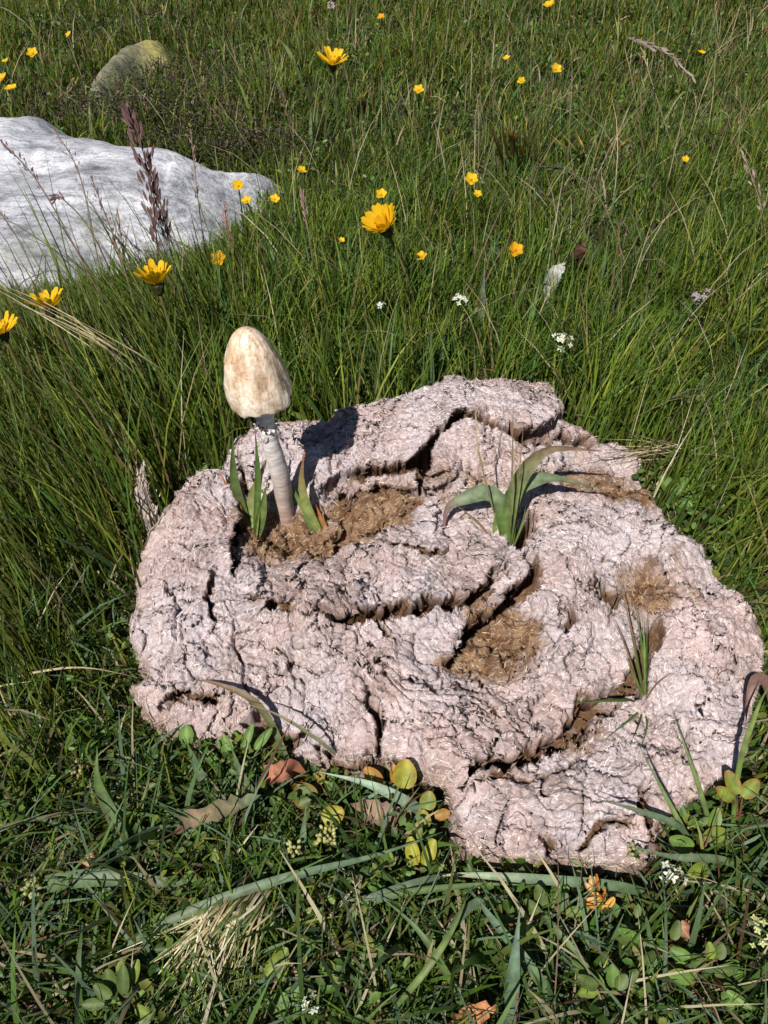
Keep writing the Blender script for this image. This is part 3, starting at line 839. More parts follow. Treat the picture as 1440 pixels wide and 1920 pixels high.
plant('sedge_tuft', 'spidery tuft of thin sedge blades growing from a dark crack in the dung', 'sedge', b, sedge)

# ------------------------------------------------------------------ flowers and single plants
PETAL = MB()
pl_ = []; 
for i in range(7):
    t = i / 6
    w = .5 * (.10 + .10 * math.sin(math.pi * min(1, t * .75 + .1)))
    for k, u in enumerate((-1, 0, 1)):
        tooth = 0.0 if i < 6 else (-.05 if k != 1 else .03)
        pl_.append((t + tooth, u * w, .10 * t * t - .03 * (1 - u * u) + .02))
Q = [(i * 3 + k, i * 3 + k + 1, i * 3 + k + 4, i * 3 + k + 3) for i in range(6) for k in range(2)]
PETAL.add(pl_, Q, C=[np.array((.74, .46, .012)) * (1 - .0 * i) if i // 3 > 1 else np.array((.66, .34, .008)) for i in range(21)])
petal_me = np_mesh('petal', np.vstack(PETAL.V), np.vstack(PETAL.Q), None, np.vstack(PETAL.C)); petal_me.materials.append(M_PETAL)

def basis(axis):
    z = Vector(axis).normalized(); x = z.orthogonal().normalized(); return Matrix((x, z.cross(x), z)).transposed()

def foot(p, dx=0, dy=0):
    x, y = p[0] + dx, p[1] + dy
    return np.array((x, y, float(ground_h(x, y)) - .004))

def hawkbit(px, py, z, r, axis, opening, label, root, n=26, group='hawkbit flowers'):
    head = at(px, py, z); rb = foot(head, *root)
    t = thing('hawkbit_flower', label, 'flower', rb, group)
    ax = unit(axis)
    mb = MB(); neck = head - ax * r * .55
    tube(mb, [rb, (rb + neck) / 2 + np.array((0, 0, .01)) + np.array((root[0], root[1], 0)) * .1, neck, head - ax * r * .25], .0011, .0013, (.10, .13, .04), 12, 6, (.16, .12, .05))
    mb.build('stem', M_LEAF, t)
    mb = MB()
    blob(mb, head - ax * r * .22, r * .24, (.07, .06, .025), ax, 1.4)
    for k in range(10):
        a = 2 * math.pi * k / 10; B = np.array(basis(ax))
        dd = B[:, 0] * math.cos(a) + B[:, 1] * math.sin(a)
        leaf(mb, head - ax * r * .4 + dd * r * .12, ax + dd * .5, dd, r * .45, r * .13, (.06, .07, .025), point=.8, nu=4, nv=3)
    h = mb.build('flower_head', M_LEAF, t)
    B = basis(ax)
    for k in range(n):
        inner_ = k >= n * .62
        phi = 2 * math.pi * (k * .618)
        op = opening * (.62 if inner_ else 1.0) + random.uniform(-.10, .10)
        o = bpy.data.objects.new('petal', petal_me); COL.objects.link(o); o.parent = h
        sc = r * (.72 if inner_ else 1.0) * random.uniform(.88, 1.08)
        rot = B @ Matrix.Rotation(phi, 3, 'Z') @ Matrix.Rotation(-(math.pi / 2 - op), 3, 'Y') @ Matrix.Rotation(random.uniform(-.25, .25), 3, 'X')
        M4 = rot.to_4x4() @ Matrix.Diagonal((sc, sc * 1.25, sc, 1))
        M4.translation = Vector(head - ax * r * .12 - np.array(t.location))
        o.matrix_local = M4
    return t

hawkbit(722, 428, .100, .0205, (-.35, -.30, .85), .80, 'bright yellow hawkbit flower on a dark stem behind the dung', (.030, -.015), 36)
hawkbit(294, 530, .110, .0190, (-.10, .15, 1), .85, 'yellow hawkbit flower standing in long grass in front of the boulder', (.010, -.010), 24)
hawkbit(92, 574, .110, .0165, (-.1, .2, 1), 1.0, 'half open yellow hawkbit flower leaning out of long grass', (.01, -.01), 18)
hawkbit(4, 622, .105, .0150, (-.1, .0, 1), 1.0, 'darker yellow hawkbit low in the long grass below the half open one', (.01, -.01), 16)
hawkbit(624, 118, .085, .0205, (.05, -.2, 1), 1.05, 'wide open yellow hawkbit flower far back in short grass', (.004, .005), 22)

def small_flower(px, py, z, r, label, group, col=(.72, .45, .012), n=5):
    head = at(px, py, z); rb = foot(head, random.uniform(-.012, .012), random.uniform(-.004, .012))
    t = thing('small_yellow_flower', label, 'flower', rb, group)
    mb = MB(); tube(mb, [rb, (rb + head) / 2 + np.array((.003, 0, 0)), head], .0006, .0007, (.08, .13, .03), 7, 5); mb.build('stem', M_LEAF, t)
    ax = unit((random.uniform(-.4, .2), random.uniform(-.7, -.1), 1)); B = np.array(basis(ax)); mb = MB()
    ph = random.uniform(0, 6)
    for k in range(n):
        a = ph + 2 * math.pi * k / n; dd = B[:, 0] * math.cos(a) + B[:, 1] * math.sin(a)
        leaf(mb, head + dd * r * .08, dd + ax * random.uniform(.2, .6), ax, r, r * .95 if n < 7 else r * .5, np.array(col) * random.uniform(.85, 1.1), cup=.15, curl=-.1, nu=5, nv=5)
    mb.build('petals', M_PETAL, t)
    mb = MB(); blob(mb, head + ax * r * .1, r * .22, (.55, .28, .01), ax); mb.build('flower_centre', M_PETAL, t)
lab_s = 'small yellow meadow flower scattered in the far short grass beyond the tall hawkbit'
lab_l = 'small yellow flower in the grass left of the lichen stone'
lab_r = 'small yellow flower by the pointed end of the pale boulder'
for px, py, r, lab in [(410, 486, .0062, 'small orange yellow flower between the mushroom cap and the boulder'), (883, 338, .0062, 'small yellow flower with orange centre right of the tall hawkbit'),
                  (447, 350, .0055, lab_r), (463, 378, .0045, lab_r), (515, 374, .0042, lab_r), (565, 321, .0045, 'small yellow flower alone between boulder end and tall hawkbit'),
                  (785, 170, .0058, lab_s), (1042, 131, .0062, lab_s), (950, 111, .0045, lab_s), (978, 153, .0046, lab_s), (1315, 100, .0045, 'tiny yellow flower near the pale twisted seed stalk'),
                  (966, 470, .0060, 'small orange flower in front of the reddish brown leaf'), (1030, 12, .0078, 'rounded yellow flower farthest back in the meadow, apart from the rest'),
                  (715, 366, .0052, 'small yellow flower peeping up directly behind the tall hawkbit'), (790, 482, .0046, 'dull yellow flower sunk in grass right of the tall hawkbit stem'),
                  (4, 150, .0078, lab_l), (22, 168, .0068, lab_l), (62, 101, .0068, lab_l), (12, 116, .005, lab_l), (130, 66, .0045, lab_l), (715, 33, .0048, 'tiny orange flower beside the pinkish flower head far back'),
                  (640, 452, .003, 'tiny yellow flower low beside the tall hawkbit'), (1285, 300, .0035, 'tiny yellow flower between dry seed stalks'), (895, 365, .0038, 'tiny yellow flower just below the one with orange centre')]:
    small_flower(px, py, random.uniform(.05, .075), r * 1.1, lab, 'small yellow flowers in the meadow', (.70, .36, .012) if (px, py) in ((410, 486), (966, 470), (715, 33)) else (.72, .47, .014))

def cluster(name, px, py, z, r, nfl, col, fr, label, group=None, root=None):
    head = at(px, py, z); rb = foot(head, *(root or (random.uniform(-.006, .006), random.uniform(.0, .01))))
    t = thing(name, label, 'flower', rb, group)
    mb = MB(); tube(mb, [rb, (rb + head) / 2 + np.array((.002, 0, 0)), head - np.array((0, 0, r * .5))], .0006, .0006, (.09, .15, .035), 7, 5)
    fl = MB()
    for k in range(nfl):
        d = unit((random.gauss(0, 1), random.gauss(0, 1), random.gauss(.5, .7)))
        p = head + d * r * random.uniform(.45, 1.0) * np.array((1, 1, .8))
        tube(mb, [head - np.array((0, 0, r * .6)), p - d * fr * .5], .0003, .00025, (.10, .17, .04), 3, 4)
        if fr > .0013:
            B = np.array(basis(unit(d + np.array((0, -.3, .5))))); 
            for j in range(4):
                a = j * math.pi / 2 + k; dd = B[:, 0] * math.cos(a) + B[:, 1] * math.sin(a)
                leaf(fl, p, dd + B[:, 2] * .25, B[:, 2], fr, fr * .62, np.array(col) * random.uniform(.85, 1.08), point=.4, nu=4, nv=3)
            blob(fl, p + B[:, 2] * .0003, fr * .2, (.45, .42, .12))
        else:
            blob(fl, p, fr, np.array(col) * random.uniform(.75, 1.1), d, 1.35)
    mb.build('stalks', M_LEAF, t); fl.build('florets', M_PETAL, t)
WH = (.74, .74, .66); YG = (.52, .50, .20)
cluster('white_flower_cluster', 1053, 641, .058, .0082, 16, WH, .0024, 'rounded cluster of tiny white flowers behind the back corner of the dung')
cluster('white_flower_cluster', 863, 563, .060, .0060, 12, WH, .0022, 'small cluster of tiny white flowers above the back slab of the dung')
cluster('white_flower_cluster', 1262, 1642, .020, .0075, 9, WH, .0026, 'loose cluster of white flowers at the front corner of the dung')
cluster('white_flower_cluster', 716, 573, .055, .0045, 6, (.55, .58, .58), .0024, 'pale greyish flower cluster in the grass under the tall hawkbit')
cluster('white_flower_cluster', 582, 1886, .022, .0045, 8, WH, .0018, 'white flower cluster low among straw and round leaves')
cluster('yellow_bud_cluster', 1432, 1748, .022, .0085, 18, (.60, .60, .30), .0019, 'pale yellow bud cluster beside bright green leaves')
cluster('yellow_bud_cluster', 551, 1588, .022, .0050, 20, YG, .0010, 'round yellow bud cluster next to a bluish upright blade', 'yellow bud clusters in the turf')
cluster('yellow_bud_cluster', 616, 1570, .022, .0065, 30, YG, .0010, 'larger yellow bud cluster in front of the round leaved sprigs', 'yellow bud clusters in the turf')
cluster('yellow_bud_cluster', 146, 1440, .020, .0048, 18, (.42, .38, .16), .0010, 'yellow bud cluster in dense dark turf left of the brown strap leaf', 'yellow bud clusters in the turf')
cluster('yellow_bud_cluster', 60, 1667, .020, .0055, 20, (.46, .46, .20), .0010, 'yellow bud cluster beside a flat wide grass blade', 'yellow bud clusters in the turf')
cluster('yellow_bud_cluster', 442, 1708, .020, .0050, 18, (.46, .40, .17), .0010, 'yellowish bud cluster on top of the dry straw tuft', 'yellow bud clusters in the turf')
cluster('yellow_bud_cluster', 1190, 1600, .020, .0055, 14, (.40, .36, .18), .0010, 'dull brownish bud cluster touching the front corner of the dung', 'yellow bud clusters in the turf')
cluster('lilac_flower', 1316, 556, .05, .0085, 14, (.36, .29, .36), .0030, 'withered lilac flower head in the grass right of the dung')
cluster('lilac_flower', 622, 10, .085, .0065, 12, (.46, .36, .38), .0030, 'pinkish flower head standing behind the far hawkbit')

# round-leaved sprigs
def sprig(px, py, leaves, label, red=.5, stem=True, group='round leaved sprigs at the edge of the dung'):
    """leaves: (dx px, dy px, z, length, width, direction angle in the picture, colour key)"""
    b = at(px, py, .0); b[2] = float(ground_h(b[0], b[1])) - .003
    t = thing('round_leaved_sprig', label, 'plant', b, group)
    for (lx, ly, z, ln, wd, ang, ck) in leaves:
        base = at(lx, ly, z)
        d = np.array((math.cos(ang), math.sin(ang) * .75, .55 * max(0, math.sin(ang)) + .1))
        c = {'y': (.30, .30, .03), 'g': (.17, .23, .035), 'd': (.09, .13, .03), 'o': (.34, .20, .04), 'b': (.12, .21, .04)}[ck]
        rim_ = np.array(c) * (1 - red) + np.array((.38, .13, .04)) * red
        mb = MB(); leaf(mb, base, d, (random.uniform(-.2, .2) - .1, -.55, 1), ln, wd, c, rim_, cup=.14, curl=.08, nu=8, nv=7)
        l = mb.build('leaf', M_LEAF, t)
        mb = MB(); tube(mb, [b, (b + base) / 2 + np.array((0, .001, .002)), base], .0007, .0005, (.22, .10, .05), 6, 5); mb.build('stalk', M_LEAF, t)
sprig(757, 1500, [(757, 1478, .020, .0145, .0125, 1.5, 'y'), (715, 1470, .014, .012, .008, 2.4, 'o'), (742, 1470, .016, .010, .005, 1.7, 'o')], 'sprig with one upright yellow green round leaf against the dung')
sprig(640, 1545, [(606, 1540, .016, .0115, .0105, .5, 'y'), (585, 1510, .012, .013, .013, 2.2, 'd'), (600, 1470, .012, .008, .004, 1.4, 'o')], 'sprig with a cupped yellow green leaf in front of brown litter')
sprig(800, 1560, [(800, 1518, .018, .0092, .0085, 1.4, 'g'), (797, 1552, .014, .0088, .0072, 1.7, 'g'), (815, 1530, .012, .0080, .0060, .2, 'o'), (752, 1545, .012, .008, .006, 1.0, 'd')], 'sprig with paired round leaves hanging beside the dung edge')
sprig(785, 1645, [(778, 1622, .014, .0135, .0072, 1.75, 'y'), (796, 1622, .014, .0130, .0068, 1.2, 'y'), (770, 1642, .010, .0085, .0060, 3.0, 'g'), (812, 1640, .010, .0085, .0045, .9, 'g')], 'sprig of bright yellow green oval leaves below the dung edge', .15)
sprig(1385, 1560, [(1382, 1490, .030, .0125, .0075, 1.95, 'g'), (1374, 1500, .026, .0100, .0066, 2.5, 'g'), (1392, 1494, .028, .0115, .0078, .8, 'g')], 'upright sprig of three yellow green leaves with reddish rims right of the dung', .7)
sprig(1300, 1620, [(1300, 1590, .012, .0125, .0082, 2.8, 'b'), (1330, 1625, .012, .012, .008, 3.6, 'g'), (1335, 1555, .012, .011, .007, 1.3, 'b'), (1320, 1570, .012, .012, .008, .2, 'g')], 'low sprig of plain green leaves tucked under the dung corner', .1)
sprig(520, 1830, [(500, 1830, .016, .014, .007, .9, 'g'), (525, 1838, .018, .014, .006, 1.4, 'g')], 'small pointed pale green sprig beside the straw tuft', 0)
sprig(530, 1895, [(515, 1905, .012, .0105, .0105, 1.2, 'b'), (545, 1890, .013, .010, .0105, 1.2, 'b'), (500, 1880, .010, .008, .008, 2.2, 'b')], 'group of flat round leaves at the foot of the straw tuft', 0)
sprig(300, 1760, [(300, 1745, .012, .008, .0085, 1.5, 'b'), (355, 1665, .012, .008, .008, 1.5, 'b'), (340, 1740, .010, .008, .007, .6, 'g')], 'tiny round bright green leaves under a long arching blade', 0)
sprig(435, 1410, [(432, 1420, .014, .012, .007, 1.9, 'b'), (455, 1405, .018, .014, .005, 1.2, 'b'), (478, 1405, .018, .014, .005, .9, 'b'), (410, 1430, .010, .012, .006, 2.6, 'b'), (350, 1395, .012, .010, .009, 1.6, 'b')], 'feathery bright green leaflets against the front left edge of the dung', 0)
sprig(1268, 930, [(1262, 925, .020, .014, .010, 2.2, 'b'), (1272, 930, .022, .014, .009, 1.2, 'b'), (1285, 935, .018, .013, .008, .1, 'b'), (1268, 940, .016, .012, .008, -.8, 'b')], 'light green lobed leaf rosette at the back right edge of the dung', 0)
for (x0, y0, nl, lab) in [(1020, 1720, 9, 'patch of smooth green oval leaves under the wilted orange flower'), (1330, 1830, 12, 'bright green leafy plant beside pale yellow buds'), (1240, 1780, 9, 'glossy green leaf rosette near a reddish dead leaf'),
                           (240, 1880, 9, 'dark green rosette of small leaves below a pale bent straw'), (1150, 1860, 9, 'leafy green plant between crossing grass blades')]:
    lv = []
    for k in range(nl):
        a = random.uniform(.2, 6.2); rr = random.uniform(10, 55)
        lv.append((x0 + rr * math.cos(a), y0 - rr * .7 * math.sin(a), random.uniform(.012, .026), random.uniform(.007, .012), random.uniform(.004, .0065), a + random.uniform(-.4, .4), random.choice('bgdd')))
    sprig(x0, y0, lv, lab, 0, group='leafy plants in the front turf')

# single broad blades lying over the front turf and dead leaves
def one(name, label, cat, pts, w, cols, face=(0, -.4, 1), group=None, material=None, fold=.25, n=18, twist=0, profile=None, crumple=0.0):
    P3 = [at(*p) for p in pts]
    P3[0] = np.array((P3[0][0], P3[0][1], min(P3[0][2], float(ground_h(P3[0][0], P3[0][1])) + .001)))
    mb = MB(); blade(mb, P3, w, cols, face, n, fold, profile, twist)
    if crumple:
        mb.V[0] = mb.V[0] + np.random.default_rng(int(pts[0][0])).normal(0, crumple, mb.V[0].shape)
        mb.C[0] = mb.C[0] * np.random.default_rng(int(pts[0][1])).uniform(.5, 1.25, (len(mb.C[0]), 1))
    o = mb.build(name, material or M_LEAF, None, origin=P3[0])
    o.location = Vector(P3[0]); tag(o, label, cat, group)
    return o
gB = 'broad grass blades in the front turf'
flat = lambda t: np.clip(t / .06, .5, 1) * np.clip((1 - t) / .25, .05, 1) ** .7
BL = [
 ('pale bluish grass blade with a blunt end resting against the dung', [(800, 1530, .004), (770, 1508, .018), (690, 1470, .026), (598, 1447, .030)], .0072, [BLUE, (.32, .42, .30), (.40, .52, .40)]),
 ('very long grass blade arching low from the straw tuft towards the dung', [(150, 1830, .0), (330, 1720, .022), (520, 1650, .030), (700, 1605, .028), (830, 1560, .02)], .0055, [G1, GREY, BLUE, GREY]),
 ('long thin dark grass blade crossing above the straw tuft', [(590, 1780, .0), (700, 1690, .018), (880, 1660, .022), (1010, 1660, .018)], .0042, [G1, G1, GREY]),
 ('flat grey green blade lying along the front edge of the dung', [(1260, 1690, .002), (1160, 1662, .016), (1000, 1648, .020), (870, 1640, .018), (820, 1643, .014)], .0060, [G1, BLUE, (.30, .38, .24), STRAW]),
 ('wide dull blade lying flat left of the front edge of the dung', [(870, 1640, .004), (800, 1655, .018), (700, 1682, .020), (640, 1690, .016)], .0075, [GREY, (.15, .20, .13), GREY]),
 ('wide bluish blade standing upright in front of the dung', [(955, 1940, .0), (962, 1830, .030), (975, 1700, .048)], .0078, [BLUE, BLUE, (.12, .18, .14)]),
 ('straight grass blade slanting down under the upright bluish blade', [(1090, 1950, .002), (1000, 1820, .022), (920, 1720, .026), (868, 1650, .020)], .0058, [G1, BLUE, BLUE]),
 ('green blade slanting down from the wilted orange flower', [(1190, 1930, .0), (1110, 1830, .020), (1040, 1740, .026), (1000, 1690, .022)], .0052, [G1, G1, GREY]),
 ('long narrow blade bending left from the straight slanting one', [(890, 1930, .0), (840, 1830, .018), (780, 1740, .028), (700, 1670, .02)], .0040, [G1, G1, BLUE]),
 ('narrow blade crossing the long narrow one in front of the dung', [(700, 1930, .0), (790, 1830, .02), (850, 1740, .028), (880, 1670, .03)], .0040, [G1, G2, G1]),
 ('grass blade curving into shade below the round leaved sprigs', [(1000, 1690, .0), (900, 1690, .018), (840, 1750, .018), (820, 1820, .008)], .0055, [GREY, (.12, .17, .10), G1]),
 ('short stiff blade rising in front of the yellow bud clusters', [(566, 1640, .0), (568, 1575, .02), (575, 1500, .038)], .0048, [GREY, BLUE, GREY]),
 ('flat broad green blade lying in the dark turf by a yellow bud cluster', [(0, 1690, .004), (80, 1660, .016), (190, 1645, .020), (330, 1655, .016), (440, 1650, .008)], .0105, [G1, (.10, .16, .06), GREY, GREY]),
 ('broad blade standing in the turf left of the brown strap leaf', [(250, 1640, .0), (225, 1560, .020), (185, 1470, .040), (182, 1400, .052)], .0085, [BLUE, GREY, G1, G1]),
 ('broad blade slanting up towards the front left edge of the dung', [(510, 1540, .0), (460, 1470, .018), (430, 1390, .036)], .0070, [G1, GREY, G1]),
 ('wide green blade beside the reddish curled leaf', [(400, 1510, .0), (370, 1440, .016), (345, 1380, .03)], .0060, [GREY, (.12, .18, .10), G1]),
 ('blade leaning from the turf onto the front left lobe of the dung', [(545, 1440, .0), (510, 1360, .022), (470, 1310, .034), (400, 1280, .036), (360, 1275, .034)], .0050, [GREY, (.17, .19, .08), (.16, .12, .06), BRN, BRN]),
 ('thin olive blade stretched along the apron cracks of the dung', [(670, 1440, .006), (600, 1390, .030), (520, 1340, .040), (430, 1310, .042)], .0024, [GREY, (.2, .2, .1), BRN]),
 ('blade rising from the front corner up over the right part of the dung', [(1305, 1598, .0), (1262, 1520, .026), (1190, 1382, .056)], .0034, [G1, (.2, .27, .1), GREY]),
 ('taller blade casting a thin shadow on the right of the dung', [(1342, 1585, .0), (1308, 1470, .034), (1258, 1325, .068)], .0034, [G1, (.2, .27, .1), (.22, .26, .12)]),
 ('grey blade leaning in from the corner across the front apron', [(1300, 1590, .0), (1270, 1548, .022), (1190, 1518, .036), (1112, 1496, .044)], .0042, [GREY, BLUE, GREY]),
 ('blunt blade with dark underside at the front right corner', [(1430, 1640, .0), (1350, 1612, .018), (1260, 1606, .026), (1172, 1584, .034)], .0050, [G1, GREY, BLUE]),
 ('green blade rising beside the three leaved sprig', [(1370, 1590, .0), (1385, 1440, .040), (1420, 1330, .065), (1445, 1280, .08)], .0036, [G1, G2, G2]),
 ('purple brown curled blade bending over the right edge of the dung', [(1470, 1400, .0), (1440, 1290, .035), (1418, 1275, .040), (1403, 1310, .034), (1398, 1360, .024)], .0085, [PURP, (.22, .13, .11), (.26, .15, .13), PURP]),
 ('short dark grass blade at the right edge of the dung', [(1420, 1370, .0), (1380, 1340, .018), (1345, 1310, .026)], .0050, [GD, G1, GREY]),
 ('pale horizontal straw lying over the turf at the left', [(-20, 1275, .004), (60, 1262, .028), (160, 1252, .032), (280, 1275, .030)], .0016, [STRAW, STRAW, BRN]),
 ('dull purplish broad blade upright behind the dung', [(900, 660, .01), (903, 580, .040), (910, 480, .075)], .0075, [G1, (.10, .13, .07), (.13, .10, .08)]),
 ('bright broad blade upright behind the back corner of the dung', [(990, 640, .012), (998, 585, .035), (1015, 510, .062)], .0060, [G1, (.10, .22, .05), G1]),
 ('long pale blade arching across the grass right of the dung', [(1440, 880, .01), (1380, 860, .03), (1300, 850, .045)], .0032, [G1, G2, STRAW]),
]
for lab, pts, w, cols in BL:
    one('broad_grass_blade', lab, 'grass', pts, w * .68, np.array(cols) * .9, group=gB, material=M_DRY if 'straw lying' in lab else None)
one('dead_leaf', 'brown striped strap shaped dead leaf lying in the front turf', 'leaf', [(320, 1535, .012), (350, 1538, .022), (420, 1515, .026), (490, 1490, .024)], .0085, [PURP, (.24, .16, .10), (.20, .17, .09), GREY], crumple=.0007, material=M_DRY, profile=flat)
one('dead_leaf', 'reddish brown curled dead leaf at the front edge of the dung', 'leaf', [(562, 1452, .008), (545, 1446, .020), (515, 1452, .024), (492, 1458, .020)], .0105, [(.20, .06, .03), (.46, .20, .12), (.44, .19, .12), (.3, .1, .06)], crumple=.0007, material=M_DRY, profile=flat, fold=.6)
one('dead_leaf', 'brown withered leaf lying under the pale bluish blade', 'leaf', [(660, 1530, .004), (690, 1520, .014), (725, 1530, .014), (745, 1560, .006)], .0120, [BRN, (.30, .20, .14), (.32, .22, .17), BRN], crumple=.0007, material=M_DRY, profile=flat, fold=.5)
one('dead_leaf', 'salmon coloured dead leaf in green leaves right of the orange flower', 'leaf', [(1265, 1770, .010), (1275, 1745, .022), (1290, 1725, .026)], .0085, [(.35, .15, .08), (.48, .25, .16), (.4, .2, .12)], crumple=.0007, material=M_DRY, fold=.5)
one('dead_leaf', 'orange brown withered leaf low in the front turf', 'leaf', [(860, 1915, .010), (895, 1900, .020), (930, 1885, .020)], .0100, [(.32, .12, .05), (.48, .22, .10), (.4, .18, .08)], crumple=.0007, material=M_DRY, fold=.5)
one('dead_leaf', 'small peach coloured leaf tip beside a flat broad blade', 'leaf', [(140, 1625, .010), (165, 1612, .018), (190, 1602, .018)], .0050, [(.48, .22, .10), (.52, .28, .15), (.4, .2, .1)], crumple=.0007, material=M_DRY)
one('dead_leaf', 'reddish brown leaf standing in the grass behind the dung', 'leaf', [(1080, 500, .025), (1085, 478, .045), (1092, 450, .06)], .0140, [(.10, .05, .03), (.17, .08, .06), (.16, .07, .05)], crumple=.0007, material=M_DRY)
one('dead_leaf', 'pale grey withered leaf lying before the reddish brown one', 'leaf', [(1020, 540, .02), (1042, 515, .04), (1060, 490, .05)], .0110, [(.28, .3, .26), (.50, .50, .48), (.4, .4, .4)], crumple=.0007, material=M_DRY)
# wilted orange flower
c = at(1116, 1682, .020); t = thing('wilted_flower', 'wilted crumpled orange flower lying in front of the dung', 'flower', foot(c))
mb = MB()
for k in range(26):
    a = random.uniform(0, 6.28); d = np.array((math.cos(a), math.sin(a), random.uniform(-.4, .9)))
    leaf(mb, c + np.array([random.gauss(0, .0022) for _ in range(3)]), d, (random.gauss(0, 1), -1, 1), random.uniform(.0035, .0065), random.uniform(.0022, .0042), random.choice([(.64, .36, .08), (.52, .22, .05), (.66, .42, .18), (.35, .13, .03)]), cup=.4, curl=random.uniform(-.4, .5))
mb.build('crumpled_petals', M_PETAL, t)
mb = MB(); tube(mb, [foot(c), c + np.array((0, 0, -.008)), c], .0009, .001, (.30, .15, .05), 6, 6); mb.build('stem', M_DRY, t)

# straw tufts
def straw_tuft(label, base_px, tip_fn, n, w, cols, group=None, zb=0.0):
    b0 = at(base_px[0], base_px[1], zb); b0[2] = float(ground_h(b0[0], b0[1])) - .003
    mb = MB()
    for k in range(n):
        p0, p1, p2 = tip_fn(k)
        blade(mb, [p0, p1, p2], w * random.uniform(.7, 1.3), np.array(random.choice(cols)) * random.uniform(.8, 1.15), (random.uniform(-.5, .5), -.5, 1), 8, .3)
    o = mb.build('straw_tuft', M_DRY, None, origin=b0); o.location = Vector(b0)
    tag(o, label, 'dry grass', group)
def tip1(k):
    s = random.gauss(0, 1)
    ex, ey = 345 + random.gauss(0, 60), 1850 + random.gauss(0, 60)
    return at(505 + s * 22, 1640 + random.uniform(-25, 35), .002), at(440 + s * 32, 1715 + random.uniform(-15, 15), random.uniform(.016, .030)), at(ex + s * 32, ey, random.uniform(.004, .016))
straw_tuft('tuft of pale dry straw bent over the front turf', (505, 1640), tip1, 130, .0010, [STRAW, (.56, .50, .36), (.34, .27, .15), (.13, .16, .05), (.10, .14, .04)])
def tip2(k):
    s = random.gauss(0, 1); r0 = at(965 + s * 14, 300 + random.uniform(-6, 6), .01)
    return r0, at(962 + s * 20, 262, random.uniform(.045, .055)), at(960 + s * 26, 222 + random.uniform(-10, 30), random.uniform(.075, .095))
straw_tuft('upright tuft of orange dry grass in the far meadow', (965, 300), tip2, 26, .0024, [(.42, .24, .08), (.46, .34, .18), (.3, .18, .07)])
def tip3(k):
    s = random.gauss(0, 1); r0 = at(1120 + s * 18, 300 + random.uniform(-6, 6), .01)
    return r0, at(1120 + s * 28, 275, random.uniform(.02, .035)), at(1120 + s * 45, 248 + random.uniform(-10, 20), random.uniform(.04, .06))
straw_tuft('low spreading tuft of rusty dry grass in the far meadow', (1120, 300), tip3, 26, .0016, [(.36, .2, .05), (.30, .22, .06), (.2, .15, .04)])
def tip4(k):
    s = random.gauss(0, 1); r0 = at(1235 + s * 30, 905 + random.uniform(-20, 20), .004)
    return r0, at(1200 + s * 40 + 60, 850 + random.uniform(-20, 20), random.uniform(.01, .03)), at(1130 + s * 40, 860 + random.uniform(-50, 25), random.uniform(.035, .05))
straw_tuft('thin pale straws lying over the back right edge of the dung', (1235, 905), tip4, 26, .0008, [STRAW, (.5, .43, .28), BRN])
def tip5(k):
    s = random.gauss(0, 1); r0 = at(330 + s * 40, 760 + random.uniform(-30, 30), .01)
    return r0, at(200 + s * 50, 640 + s * 10 + random.uniform(-20, 20), random.uniform(.08, .10)), at(20 + s * 60, 545 + s * 20 + random.uniform(-10, 25), random.uniform(.115, .135))
straw_tuft('bundle of long pale straws swept left through the long grass', (330, 760), tip5, 9, .0009, [STRAW, (.5, .43, .28), (.36, .30, .18)])

# flowering grasses with purple-brown heads
def seed_grass(label, pts, head_from, width, n, col, group='flowering grasses with purple heads', spread=.004, sc=(.20, .16, .08)):
    P3 = [at(*p) for p in pts]; P3[0][2] = float(ground_h(P3[0][0], P3[0][1])) - .003
    t = thing('seed_stalk', label, 'seed stalk', P3[0], group)
    mb = MB(); tube(mb, P3, .0007, .0004, sc, 14, 5, col); mb.build('stalk', M_DRY, t)
    mb = MB(); sp_ = spline(P3, 60)
    for k in range(n):
        f = head_from + (1 - head_from) * (k + random.random()) / n
        i = min(58, int(f * 59)); d = unit(sp_[i + 1] - sp_[i])
        sd = unit((random.gauss(0, 1), random.gauss(0, .6), random.gauss(.1, .4)))
        env = math.sin(math.pi * min(1, (f - head_from) / (1 - head_from) * .85 + .15))
        p = sp_[i] + sd * spread * env * random.uniform(.2, 1)
        leaf(mb, p, d + sd * .35, (0, -1, .4), width * random.uniform(.8, 1.4), width * .28, np.array(col) * random.uniform(.7, 1.4), point=1, nu=4, nv=3, cup=.4)
        if spread > .003 and k % 2 == 0: tube(mb, [sp_[max(0, i - 2)], p], .0002, .0002, col, 3, 4)
    mb.build('seed_head', M_DRY, t)
PB = (.115, .065, .062); PB2 = (.20, .13, .11); PG = (.16, .12, .10)
